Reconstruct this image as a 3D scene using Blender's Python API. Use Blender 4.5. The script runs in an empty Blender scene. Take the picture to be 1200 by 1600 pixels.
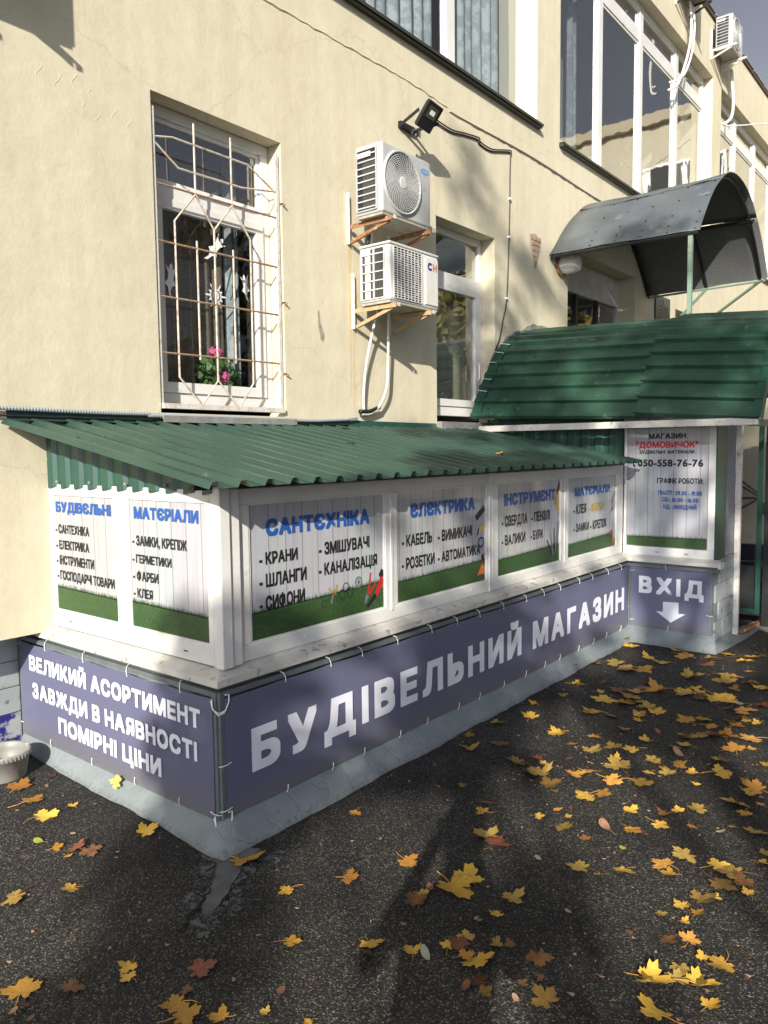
import bpy, bmesh, math, random
from math import sin, cos, pi, radians
from mathutils import Vector, Matrix

S = bpy.context.scene
COL = S.collection

# ------------------------------------------------------------ camera
cam_d = bpy.data.cameras.new('camera')
cam = bpy.data.objects.new('camera', cam_d); COL.objects.link(cam)
R_ = Vector((0.627809, -0.778279, -0.01175)); U_ = Vector((0.071143, 0.042342, 0.996567)); F_ = Vector((0.77511, 0.626489, -0.081952))
m = Matrix((R_, U_, -F_)).transposed().to_4x4(); m.translation = Vector((0, 0, 1.86))
cam.matrix_world = m
cam_d.sensor_width = 36; cam_d.lens = 1201.6232 / 1600 * 36
cam_d.clip_start = 0.05; cam_d.clip_end = 1500
S.camera = cam
S.render.resolution_x = 768; S.render.resolution_y = 1024

# ------------------------------------------------------------ light
SUN_AZ = radians(61.0)      # direction of travel, from +Y towards +X
SUN_EL = radians(24.0)
sv = Vector((sin(SUN_AZ) * cos(SUN_EL), cos(SUN_AZ) * cos(SUN_EL), -sin(SUN_EL)))
w = bpy.data.worlds.new('World'); S.world = w; w.use_nodes = True
nt = w.node_tree; bg = nt.nodes['Background']
sky = nt.nodes.new('ShaderNodeTexSky'); sky.sky_type = 'NISHITA'; sky.sun_disc = False
sky.sun_elevation = SUN_EL; sky.sun_rotation = SUN_AZ + pi
sky.air_density = 1.0; sky.dust_density = 3.0; sky.ozone_density = 1.4
# thin grey cloud over the clear sky
wn_ = nt.nodes.new; lk = nt.links.new
tcw = wn_('ShaderNodeTexCoord'); cn = wn_('ShaderNodeTexNoise'); cn.inputs['Scale'].default_value = 2.2; cn.inputs['Detail'].default_value = 7; lk(tcw.outputs['Generated'], cn.inputs['Vector'])
cr_ = wn_('ShaderNodeValToRGB'); cr_.color_ramp.elements[0].position = .3; cr_.color_ramp.elements[0].color = (.45,) * 3 + (1,); cr_.color_ramp.elements[1].position = .7; cr_.color_ramp.elements[1].color = (.95,) * 3 + (1,); lk(cn.outputs[0], cr_.inputs[0])
bw = wn_('ShaderNodeRGBToBW'); lk(sky.outputs[0], bw.inputs[0])
tn_ = wn_('ShaderNodeMix'); tn_.data_type = 'RGBA'; tn_.blend_type = 'MULTIPLY'; tn_.inputs[0].default_value = 1; lk(bw.outputs[0], tn_.inputs[6]); tn_.inputs[7].default_value = (2.4, 2.55, 3.0, 1)
mxw = wn_('ShaderNodeMix'); mxw.data_type = 'RGBA'; lk(cr_.outputs[0], mxw.inputs[0]); lk(sky.outputs[0], mxw.inputs[6]); lk(tn_.outputs[2], mxw.inputs[7])
lk(mxw.outputs[2], bg.inputs[0]); bg.inputs[1].default_value = 0.037
sd = bpy.data.lights.new('sun', 'SUN'); sd.energy = 4.6; sd.angle = radians(0.5); sd.color = (1, .93, .82)
so = bpy.data.objects.new('sun', sd); COL.objects.link(so)
so.rotation_euler = sv.to_track_quat('-Z', 'Y').to_euler(); so.location = (-20, -15, 20)
S.view_settings.view_transform = 'Standard'; S.view_settings.look = 'None'
S.view_settings.exposure = 0.72; S.view_settings.gamma = 1; S.view_settings.use_curve_mapping = False
S.cycles.max_bounces = 8; S.cycles.transparent_max_bounces = 12

# ------------------------------------------------------------ materials
def mat(name, col, rough=.6, metal=0., col2=None, scale=8., bump=0., bscale=60., spots=None, coat=0., spec=.5, stretch=None, detail=6., c2pos=(.35, .7), trans=0.):
    mt = bpy.data.materials.new(name); mt.use_nodes = True
    n = mt.node_tree.nodes; l = mt.node_tree.links; p = n['Principled BSDF']
    p.inputs['Roughness'].default_value = rough; p.inputs['Metallic'].default_value = metal
    p.inputs['Coat Weight'].default_value = coat; p.inputs['Specular IOR Level'].default_value = spec
    c = (*col, 1); p.inputs['Base Color'].default_value = c
    tc = n.new('ShaderNodeNewGeometry'); vec = tc.outputs['Position']
    if stretch:
        mp = n.new('ShaderNodeMapping'); mp.inputs['Scale'].default_value = stretch
        l.new(vec, mp.inputs[0]); svec = mp.outputs[0]
    else: svec = vec
    out = None
    if col2:
        nz = n.new('ShaderNodeTexNoise'); nz.inputs['Scale'].default_value = scale; nz.inputs['Detail'].default_value = detail; nz.inputs['Roughness'].default_value = .65
        l.new(svec, nz.inputs['Vector'])
        cr = n.new('ShaderNodeValToRGB'); cr.color_ramp.elements[0].position = c2pos[0]; cr.color_ramp.elements[1].position = c2pos[1]
        cr.color_ramp.elements[0].color = c; cr.color_ramp.elements[1].color = (*col2, 1)
        l.new(nz.outputs[0], cr.inputs[0]); out = cr.outputs[0]
    if spots:      # (scale, threshold, colour)
        sc, th, sc_col = spots
        nz2 = n.new('ShaderNodeTexNoise'); nz2.inputs['Scale'].default_value = sc; nz2.inputs['Detail'].default_value = 8
        l.new(svec, nz2.inputs['Vector'])
        cr2 = n.new('ShaderNodeValToRGB'); cr2.color_ramp.elements[0].position = th; cr2.color_ramp.elements[1].position = th + .08
        l.new(nz2.outputs[0], cr2.inputs[0])
        mx = n.new('ShaderNodeMix'); mx.data_type = 'RGBA'
        l.new(cr2.outputs[0], mx.inputs[0])
        if out: l.new(out, mx.inputs[6])
        else: mx.inputs[6].default_value = c
        mx.inputs[7].default_value = (*sc_col, 1); out = mx.outputs[2]
    if out: l.new(out, p.inputs['Base Color'])
    if bump:
        nb = n.new('ShaderNodeTexNoise'); nb.inputs['Scale'].default_value = bscale; nb.inputs['Detail'].default_value = 5
        l.new(vec, nb.inputs['Vector'])
        bp = n.new('ShaderNodeBump'); bp.inputs['Strength'].default_value = bump; bp.inputs['Distance'].default_value = .004
        l.new(nb.outputs[0], bp.inputs['Height']); l.new(bp.outputs[0], p.inputs['Normal'])
    return mt

M = {}
M['pvc'] = mat('white_pvc', (.70, .70, .68), .32, col2=(.62, .61, .58), scale=3, spots=(9, .66, (.5, .48, .42)), bump=.05, bscale=20)
M['pvc_dirty'] = mat('weathered_pvc', (.62, .61, .57), .5, col2=(.46, .44, .39), scale=5, spots=(16, .6, (.3, .28, .24)), bump=.15, bscale=40)
M['green'] = mat('green_painted_steel', (.016, .062, .046), .4, col2=(.024, .084, .062), scale=2.5, spots=(14, .66, (.07, .13, .1)), bump=.08, bscale=12)
M['green_dirty'] = mat('dusty_green_painted_steel', (.016, .046, .034), .38, col2=(.03, .066, .048), scale=1.6, spots=(26, .68, (.08, .11, .085)), bump=.1, bscale=14)
M['awning'] = mat('awning_green_steel', (.014, .05, .03), .42, col2=(.026, .074, .046), scale=2.5, spots=(13, .64, (.08, .12, .085)), bump=.1, bscale=14)
M['darkgreen'] = mat('dark_green_paint', (.008, .05, .03), .45, col2=(.012, .07, .045), scale=6)
M['palegreen'] = mat('pale_green_paint', (.16, .25, .19), .5, col2=(.2, .28, .22), scale=10, spots=(25, .62, (.25, .12, .06)))
M['banner'] = mat('violet_banner_fabric', (.115, .12, .195), .48, col2=(.13, .135, .215), scale=2, spots=(7, .68, (.14, .14, .18)), bump=.6, bscale=4)
M['bletter'] = mat('banner_white_print', (.74, .75, .82), .55)
M['tube'] = mat('grey_steel_tube', (.11, .13, .135), .5, col2=(.15, .17, .175), scale=20)
M['concrete'] = mat('grey_painted_concrete', (.17, .20, .21), .85, col2=(.235, .265, .275), scale=3, spots=(9, .66, (.14, .16, .165)), bump=.8, bscale=14)
def crackle(mt, scale=5.):
    n = mt.node_tree.nodes; l = mt.node_tree.links; p = n['Principled BSDF']; g = n.new('ShaderNodeNewGeometry')
    tn = n.new('ShaderNodeTexNoise'); tn.inputs['Scale'].default_value = 4; tn.inputs['Detail'].default_value = 8; l.new(g.outputs['Position'], tn.inputs['Vector'])
    sc = n.new('ShaderNodeVectorMath'); sc.operation = 'SCALE'; sc.inputs['Scale'].default_value = .3; l.new(tn.outputs[1], sc.inputs[0])
    ad = n.new('ShaderNodeVectorMath'); ad.operation = 'ADD'; l.new(g.outputs['Position'], ad.inputs[0]); l.new(sc.outputs[0], ad.inputs[1])
    v = n.new('ShaderNodeTexVoronoi'); v.feature = 'DISTANCE_TO_EDGE'; v.inputs['Scale'].default_value = scale; l.new(ad.outputs[0], v.inputs['Vector'])
    r = n.new('ShaderNodeMapRange'); r.inputs[1].default_value = 0; r.inputs[2].default_value = .05; l.new(v.outputs['Distance'], r.inputs[0])
    b = n.new('ShaderNodeBump'); b.inputs['Strength'].default_value = .4; b.inputs['Distance'].default_value = .006; l.new(r.outputs[0], b.inputs['Height'])
    old = p.inputs['Normal'].links[0].from_socket; l.new(old, b.inputs['Normal']); l.new(b.outputs[0], p.inputs['Normal'])
crackle(M['concrete'])
def splashed(mt, z0, z1, col, amt=.75):      # dried mud splashes, thickest at the foot
    n = mt.node_tree.nodes; l = mt.node_tree.links; p = n['Principled BSDF']; g = n.new('ShaderNodeNewGeometry')
    s = n.new('ShaderNodeSeparateXYZ'); l.new(g.outputs['Position'], s.inputs[0])
    h = n.new('ShaderNodeMapRange'); h.inputs[1].default_value = z1; h.inputs[2].default_value = z0; l.new(s.outputs[2], h.inputs[0])
    t = n.new('ShaderNodeTexNoise'); t.inputs['Scale'].default_value = 38; t.inputs['Detail'].default_value = 9; t.inputs['Roughness'].default_value = .8; l.new(g.outputs['Position'], t.inputs['Vector'])
    m1 = n.new('ShaderNodeMath'); m1.operation = 'MULTIPLY_ADD'; l.new(h.outputs[0], m1.inputs[0]); m1.inputs[1].default_value = .32; l.new(t.outputs[0], m1.inputs[2])
    r = n.new('ShaderNodeMapRange'); r.inputs[1].default_value = .62; r.inputs[2].default_value = .85; r.inputs[4].default_value = amt; l.new(m1.outputs[0], r.inputs[0])
    x = n.new('ShaderNodeMix'); x.data_type = 'RGBA'; l.new(r.outputs[0], x.inputs[0]); l.new(p.inputs['Base Color'].links[0].from_socket, x.inputs[6]); x.inputs[7].default_value = (*col, 1); l.new(x.outputs[2], p.inputs['Base Color'])
splashed(M['banner'], .1, .36, (.15, .14, .125)); splashed(M['concrete'], .0, .05, (.09, .085, .075), .55)
def ragged(mt, scale, th):      # worn away in flakes: the surface below shows through the holes
    n = mt.node_tree.nodes; l = mt.node_tree.links; p = n['Principled BSDF']; g = n.new('ShaderNodeNewGeometry')
    t = n.new('ShaderNodeTexNoise'); t.inputs['Scale'].default_value = scale; t.inputs['Detail'].default_value = 9; t.inputs['Roughness'].default_value = .75; l.new(g.outputs['Position'], t.inputs['Vector'])
    r = n.new('ShaderNodeMapRange'); r.inputs[1].default_value = th; r.inputs[2].default_value = th + .04; l.new(t.outputs[0], r.inputs[0]); l.new(r.outputs[0], p.inputs['Alpha']); return mt
M['oldconcrete'] = mat('worn_concrete', (.2, .19, .165), .9, col2=(.3, .28, .25), scale=5, spots=(10, .58, (.1, .095, .085)), bump=.6, bscale=30)
M['rust'] = mat('rusty_steel', (.2, .075, .03), .8, col2=(.34, .2, .1), scale=30, spots=(20, .6, (.5, .42, .3)), bump=.4, bscale=90)
M['rustbeige'] = mat('beige_bracket_paint_with_rust', (.48, .36, .2), .7, col2=(.36, .2, .09), scale=22, bump=.3, bscale=80)
M['railwhite'] = mat('white_paint_with_rust', (.6, .58, .54), .6, col2=(.4, .25, .14), scale=18, c2pos=(.5, .75))
M['bar'] = mat('cream_bar_paint_with_rust', (.55, .5, .42), .6, col2=(.33, .2, .11), scale=25, c2pos=(.45, .7), bump=.3, bscale=120)
M['barrust'] = mat('rusty_bar', (.22, .12, .065), .8, col2=(.42, .31, .2), scale=40, bump=.4, bscale=150)
M['dark'] = mat('dark_interior', (.012, .012, .013), .7)
M['black'] = mat('black_plastic', (.012, .012, .013), .35)
M['blackpaint'] = mat('black_painted_steel', (.012, .014, .014), .5)
M['acwhite'] = mat('ac_painted_metal_weathered', (.43, .44, .43), .4, col2=(.40, .41, .40), scale=3, spots=(10, .62, (.3, .29, .26)), bump=.06, bscale=10)
M['acnew'] = mat('ac_painted_metal_clean', (.64, .64, .62), .35, col2=(.58, .58, .55), scale=4, spots=(14, .66, (.45, .43, .38)))
M['acgrey'] = mat('ac_grey_grille', (.5, .51, .5), .4)
M['fin'] = mat('condenser_fins', (.035, .037, .04), .5, col2=(.06, .06, .06), scale=90)
M['brick'] = mat('old_brick', (.3, .16, .11), .9, col2=(.42, .3, .22), scale=20, bump=.6, bscale=60)
M['mortar'] = mat('mortar', (.4, .35, .28), .95, col2=(.3, .26, .2), scale=30, bump=.6, bscale=60)
M['canopy'] = mat('galvanised_sheet', (.11, .13, .145), .42, metal=.3, col2=(.16, .18, .195), scale=2.2, spots=(5, .64, (.21, .23, .24)), bump=.1, bscale=9)
M['canopy_in'] = mat('canopy_underside', (.10, .105, .105), .8, col2=(.17, .17, .17), scale=50, bump=.3, bscale=80)
M['tile'] = mat('glazed_plinth_tile_grey', (.27, .3, .31), .5, col2=(.33, .36, .36), scale=10, spots=(14, .6, (.12, .13, .14)), bump=.3, bscale=60)
M['tileblue'] = mat('glazed_plinth_tile_blue', (.02, .02, .16), .3, col2=(.33, .34, .36), scale=7, c2pos=(.5, .56), bump=.2, bscale=40)
M['bluecol'] = mat('poster_blue', (.015, .085, .33), .4)
M['blacktxt'] = mat('poster_black', (.012, .012, .014), .4)
M['redtxt'] = mat('poster_red', (.5, .012, .03), .4)
M['gold'] = mat('poster_gold', (.4, .26, .03), .4)
M['yellowp'] = mat('poster_yellow', (.7, .42, .04), .4)
M['grass'] = mat('grass_print', (.014, .04, .012), .45, col2=(.05, .11, .035), scale=90, c2pos=(.3, .7), stretch=(1, 1, .45))
M['cable'] = mat('black_cable', (.02, .018, .022), .5)
M['hose'] = mat('white_hose_insulation', (.66, .66, .63), .6, col2=(.55, .55, .5), scale=20)
M['conduit'] = mat('grey_corrugated_conduit', (.3, .33, .35), .5)
M['zip'] = mat('white_zip_tie', (.78, .78, .76), .4)
M['bucket'] = mat('dirty_grey_plastic', (.27, .27, .255), .5, col2=(.19, .185, .17), scale=9, spots=(15, .6, (.5, .49, .45)))
M['led'] = mat('led_reflector', (.12, .13, .08), .15, metal=.6)
M['globe'] = mat('opal_plastic_lamp', (.66, .67, .64), .25)
M['curtain'] = mat('grey_damask_curtain', (.26, .3, .33), .8, col2=(.38, .42, .44), scale=7, c2pos=(.48, .54))
M['dcurtain'] = mat('brown_lace_curtain', (.11, .09, .075), .9, col2=(.22, .19, .16), scale=60)
M['lcurtain'] = mat('cream_roller_curtain', (.42, .4, .32), .9)
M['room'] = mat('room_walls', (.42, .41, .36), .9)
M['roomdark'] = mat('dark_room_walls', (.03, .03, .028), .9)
M['teal'] = mat('teal_bottle_plastic', (.01, .2, .2), .4)
M['wood'] = mat('brown_wood', (.22, .12, .06), .6)
M['potbrown'] = mat('brown_woven_pot', (.1, .05, .045), .8)
M['potwhite'] = mat('white_plastic_pot', (.6, .6, .6), .5)
M['petal'] = mat('pink_petals', (.55, .05, .22), .6, col2=(.75, .2, .4), scale=60)
M['plant'] = mat('houseplant_leaves', (.05, .13, .03), .6, col2=(.12, .22, .06), scale=30)
M['sticker'] = mat('white_paper_cutout', (.75, .76, .78), .6)
M['plaque'] = mat('dark_green_plaque', (.035, .06, .052), .2)
M['plaquetxt'] = mat('plaque_dark_text', (.004, .006, .006), .4)
M['silver'] = mat('galvanised_sill', (.34, .34, .33), .4, metal=.3, col2=(.24, .23, .21), scale=14)
M['darksill'] = mat('dark_metal_sill', (.05, .048, .043), .4, metal=.2)
M['bark'] = mat('tree_bark', (.07, .055, .04), .9, bump=.8, bscale=20)
M['foliage'] = mat('autumn_foliage', (.06, .085, .018), .7, col2=(.3, .22, .03), scale=1.2)
M['facade'] = mat('neighbour_facade', (.5, .44, .3), .85, col2=(.42, .37, .26), scale=1.2)
M['roofing'] = mat('roofing_felt', (.09, .06, .05), .9)
M['acbottom'] = mat('ac_base_pan', (.42, .4, .34), .6, col2=(.25, .23, .19), scale=15)
M['badgeblue'] = mat('faded_blue_badge', (.12, .28, .5), .4)
M['navy'] = mat('navy_print', (.01, .015, .16), .4)
M['salmon'] = mat('faded_red_print', (.5, .16, .1), .4)
M['jacket'] = mat('dark_jacket_cloth', (.03, .035, .05), .9)
M['skin'] = mat('skin', (.5, .3, .22), .6)
M['phone'] = mat('phone_glass', (.02, .02, .02), .1)
M['pipered'] = mat('tool_red_print', (.45, .02, .02), .4)
M['greyprint'] = mat('tool_grey_print', (.16, .16, .18), .4)

def plaster_mat():
    mt = bpy.data.materials.new('cream_plaster'); mt.use_nodes = True
    n = mt.node_tree.nodes; l = mt.node_tree.links; p = n['Principled BSDF']; p.inputs['Roughness'].default_value = .9; p.inputs['Specular IOR Level'].default_value = .2
    g = n.new('ShaderNodeNewGeometry')
    def noise(scale, st=None, det=6, rough=.6, dist=0):
        v = g.outputs['Position']
        if st:
            mp = n.new('ShaderNodeMapping'); mp.inputs['Scale'].default_value = st; l.new(v, mp.inputs[0]); v = mp.outputs[0]
        t = n.new('ShaderNodeTexNoise'); t.inputs['Scale'].default_value = scale; t.inputs['Detail'].default_value = det; t.inputs['Roughness'].default_value = rough; t.inputs['Distortion'].default_value = dist
        l.new(v, t.inputs['Vector']); return t.outputs[0]
    def ramp(f, a, b, ca, cb):
        r = n.new('ShaderNodeValToRGB'); r.color_ramp.elements[0].position = a; r.color_ramp.elements[1].position = b
        r.color_ramp.elements[0].color = (*ca, 1); r.color_ramp.elements[1].color = (*cb, 1); l.new(f, r.inputs[0]); return r.outputs[0]
    def mul(a, b, f=1.):
        x = n.new('ShaderNodeMix'); x.data_type = 'RGBA'; x.blend_type = 'MULTIPLY'; x.inputs[0].default_value = f
        l.new(a, x.inputs[6]); l.new(b, x.inputs[7]); return x.outputs[2]
    c = ramp(noise(.9), .3, .7, (.595, .55, .41), (.655, .61, .465))
    c = mul(c, ramp(noise(2.5, (3, 3, .25)), .35, .75, (1, 1, 1), (.92, .90, .87)))          # rain streaks
    c = mul(c, ramp(noise(6, det=8, rough=.75), .3, .62, (.9, .89, .87), (1, 1, 1)), .8)       # blotches
    c = mul(c, ramp(noise(1.6, det=10, rough=.8, dist=1.5), .62, .7, (1, 1, 1), (.9, .88, .84)))
    # a few hairline cracks
    v = n.new('ShaderNodeTexVoronoi'); v.feature = 'DISTANCE_TO_EDGE'; v.inputs['Scale'].default_value = .55
    dn = n.new('ShaderNodeMapping'); l.new(g.outputs['Position'], dn.inputs[0])
    ad = n.new('ShaderNodeVectorMath'); ad.operation = 'ADD'; sc = n.new('ShaderNodeVectorMath'); sc.operation = 'SCALE'; sc.inputs['Scale'].default_value = .35
    tn = n.new('ShaderNodeTexNoise'); tn.inputs['Scale'].default_value = 3; tn.inputs['Detail'].default_value = 7; l.new(g.outputs['Position'], tn.inputs['Vector'])
    l.new(tn.outputs[1], sc.inputs[0]); l.new(g.outputs['Position'], ad.inputs[0]); l.new(sc.outputs[0], ad.inputs[1]); l.new(ad.outputs[0], v.inputs['Vector'])
    c = mul(c, ramp(v.outputs['Distance'], 0, .0025, (.7, .66, .58), (1, 1, 1)), .38)
    l.new(c, p.inputs['Base Color'])
    b1 = n.new('ShaderNodeBump'); b1.inputs['Strength'].default_value = .35; b1.inputs['Distance'].default_value = .004; l.new(noise(45, det=4), b1.inputs['Height'])
    b2 = n.new('ShaderNodeBump'); b2.inputs['Strength'].default_value = .25; b2.inputs['Distance'].default_value = .03; l.new(noise(3.2, det=3), b2.inputs['Height'])
    l.new(b1.outputs[0], b2.inputs['Normal']); l.new(b2.outputs[0], p.inputs['Normal'])
    return mt
M['plaster'] = plaster_mat()

def asphalt_mat():
    mt = bpy.data.materials.new('asphalt'); mt.use_nodes = True
    n = mt.node_tree.nodes; l = mt.node_tree.links; p = n['Principled BSDF']; p.inputs['Roughness'].default_value = .8; p.inputs['Specular IOR Level'].default_value = .35
    g = n.new('ShaderNodeNewGeometry'); P = g.outputs['Position']
    v = n.new('ShaderNodeTexVoronoi'); v.inputs['Scale'].default_value = 155; l.new(P, v.inputs['Vector'])
    sep = n.new('ShaderNodeSeparateColor'); l.new(v.outputs['Color'], sep.inputs[0])
    r = n.new('ShaderNodeValToRGB'); e = r.color_ramp.elements
    e[0].position = 0; e[0].color = (.020, .020, .020, 1); e[1].position = 1; e[1].color = (.27, .25, .215, 1)
    for q, cc in ((.5, .042), (.75, .066), (.9, .14)):
        x = e.new(q); x.color = (cc, cc * .97, cc * .9, 1)
    l.new(sep.outputs[0], r.inputs[0])
    d = n.new('ShaderNodeValToRGB'); d.color_ramp.elements[0].position = .25; d.color_ramp.elements[0].color = (1, 1, 1, 1); d.color_ramp.elements[1].position = .6; d.color_ramp.elements[1].color = (.25, .25, .25, 1)
    l.new(v.outputs['Distance'], d.inputs[0])
    def mul(a, b, f=1.):
        x = n.new('ShaderNodeMix'); x.data_type = 'RGBA'; x.blend_type = 'MULTIPLY'; x.inputs[0].default_value = f
        l.new(a, x.inputs[6]); l.new(b, x.inputs[7]); return x.outputs[2]
    c = mul(r.outputs[0], d.outputs[0], .8)
    big = n.new('ShaderNodeTexNoise'); big.inputs['Scale'].default_value = 1.1; big.inputs['Detail'].default_value = 9; l.new(P, big.inputs['Vector'])
    br = n.new('ShaderNodeValToRGB'); br.color_ramp.elements[0].position = .35; br.color_ramp.elements[0].color = (.55, .54, .53, 1); br.color_ramp.elements[1].position = .7; br.color_ramp.elements[1].color = (1.3, 1.26, 1.18, 1)
    l.new(big.outputs[0], br.inputs[0]); c = mul(c, br.outputs[0])
    l.new(c, p.inputs['Base Color'])
    b1 = n.new('ShaderNodeBump'); b1.inputs['Strength'].default_value = .8; b1.inputs['Distance'].default_value = .004; b1.invert = True; l.new(v.outputs['Distance'], b1.inputs['Height'])
    b2 = n.new('ShaderNodeBump'); b2.inputs['Strength'].default_value = .5; b2.inputs['Distance'].default_value = .03; l.new(big.outputs[0], b2.inputs['Height'])
    l.new(b1.outputs[0], b2.inputs['Normal']); l.new(b2.outputs[0], p.inputs['Normal'])
    return mt
M['asphalt'] = asphalt_mat()

def poster_mat(name, axis):
    mt = mat(name, (.5, .51, .52), .35, coat=.6)
    n = mt.node_tree.nodes; l = mt.node_tree.links; p = n['Principled BSDF']; p.inputs['Coat Roughness'].default_value = .05
    g = n.new('ShaderNodeNewGeometry'); s = n.new('ShaderNodeSeparateXYZ'); l.new(g.outputs['Position'], s.inputs[0])
    def math(op, a, b):
        x = n.new('ShaderNodeMath'); x.operation = op
        l.new(a, x.inputs[0])
        if isinstance(b, float): x.inputs[1].default_value = b
        else: l.new(b, x.inputs[1])
        return x.outputs[0]
    q = math('MULTIPLY', s.outputs[axis], 8.3)
    fr = math('FRACT', q, 0.); seam = math('GREATER_THAN', fr, .045)
    fl = math('FLOOR', q, 0.)
    wn = n.new('ShaderNodeTexWhiteNoise'); wn.noise_dimensions = '1D'; l.new(fl, wn.inputs['W'])
    mp = n.new('ShaderNodeMapping'); mp.inputs['Scale'].default_value = (22, 22, 1.5); l.new(g.outputs['Position'], mp.inputs[0])
    nz = n.new('ShaderNodeTexNoise'); nz.inputs['Scale'].default_value = 1.6; nz.inputs['Detail'].default_value = 6; l.new(mp.outputs[0], nz.inputs['Vector'])
    r = n.new('ShaderNodeValToRGB'); r.color_ramp.elements[0].position = .3; r.color_ramp.elements[0].color = (.355, .365, .38, 1); r.color_ramp.elements[1].position = .5; r.color_ramp.elements[1].color = (.42, .43, .45, 1); l.new(nz.outputs[0], r.inputs[0])
    x = n.new('ShaderNodeMix'); x.data_type = 'RGBA'; l.new(seam, x.inputs[0]); x.inputs[6].default_value = (.2, .2, .21, 1); l.new(r.outputs[0], x.inputs[7])
    y = n.new('ShaderNodeMix'); y.data_type = 'RGBA'; y.blend_type = 'MULTIPLY'; y.inputs[0].default_value = .09; l.new(x.outputs[2], y.inputs[6]); l.new(wn.outputs[1], y.inputs[7])
    l.new(y.outputs[2], p.inputs['Base Color'])
    return mt
M['posterX'] = poster_mat('wood_print_front', 0); M['posterY'] = poster_mat('wood_print_side', 1)

def glass_mat(name, tint, refl):
    mt = bpy.data.materials.new(name); mt.use_nodes = True; n = mt.node_tree.nodes; l = mt.node_tree.links
    n.remove(n['Principled BSDF']); o = n['Material Output']
    t = n.new('ShaderNodeBsdfTransparent'); t.inputs[0].default_value = (*tint, 1)
    gl = n.new('ShaderNodeBsdfGlossy'); gl.inputs['Roughness'].default_value = .02
    fc_ = n.new('ShaderNodeLayerWeight'); fc_.inputs[0].default_value = .5
    pw = n.new('ShaderNodeMath'); pw.operation = 'POWER'; l.new(fc_.outputs['Facing'], pw.inputs[0]); pw.inputs[1].default_value = 2.6
    lw = n.new('ShaderNodeMath'); lw.operation = 'MULTIPLY_ADD'; l.new(pw.outputs[0], lw.inputs[0]); lw.inputs[1].default_value = .9 - refl; lw.inputs[2].default_value = refl
    tcn = n.new('ShaderNodeNewGeometry'); nz = n.new('ShaderNodeTexNoise'); nz.inputs['Scale'].default_value = 1.3; l.new(tcn.outputs['Position'], nz.inputs['Vector'])
    bp = n.new('ShaderNodeBump'); bp.inputs['Strength'].default_value = .25; bp.inputs['Distance'].default_value = .02; l.new(nz.outputs[0], bp.inputs['Height']); l.new(bp.outputs[0], gl.inputs['Normal'])
    mx = n.new('ShaderNodeMixShader'); l.new(lw.outputs[0], mx.inputs[0]); l.new(t.outputs[0], mx.inputs[1]); l.new(gl.outputs[0], mx.inputs[2]); l.new(mx.outputs[0], o.inputs[0])
    return mt
M['glass'] = glass_mat('window_glass', (.85, .88, .87), .05)
M['glass2'] = glass_mat('reflective_window_glass', (.78, .81, .80), .30)

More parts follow.
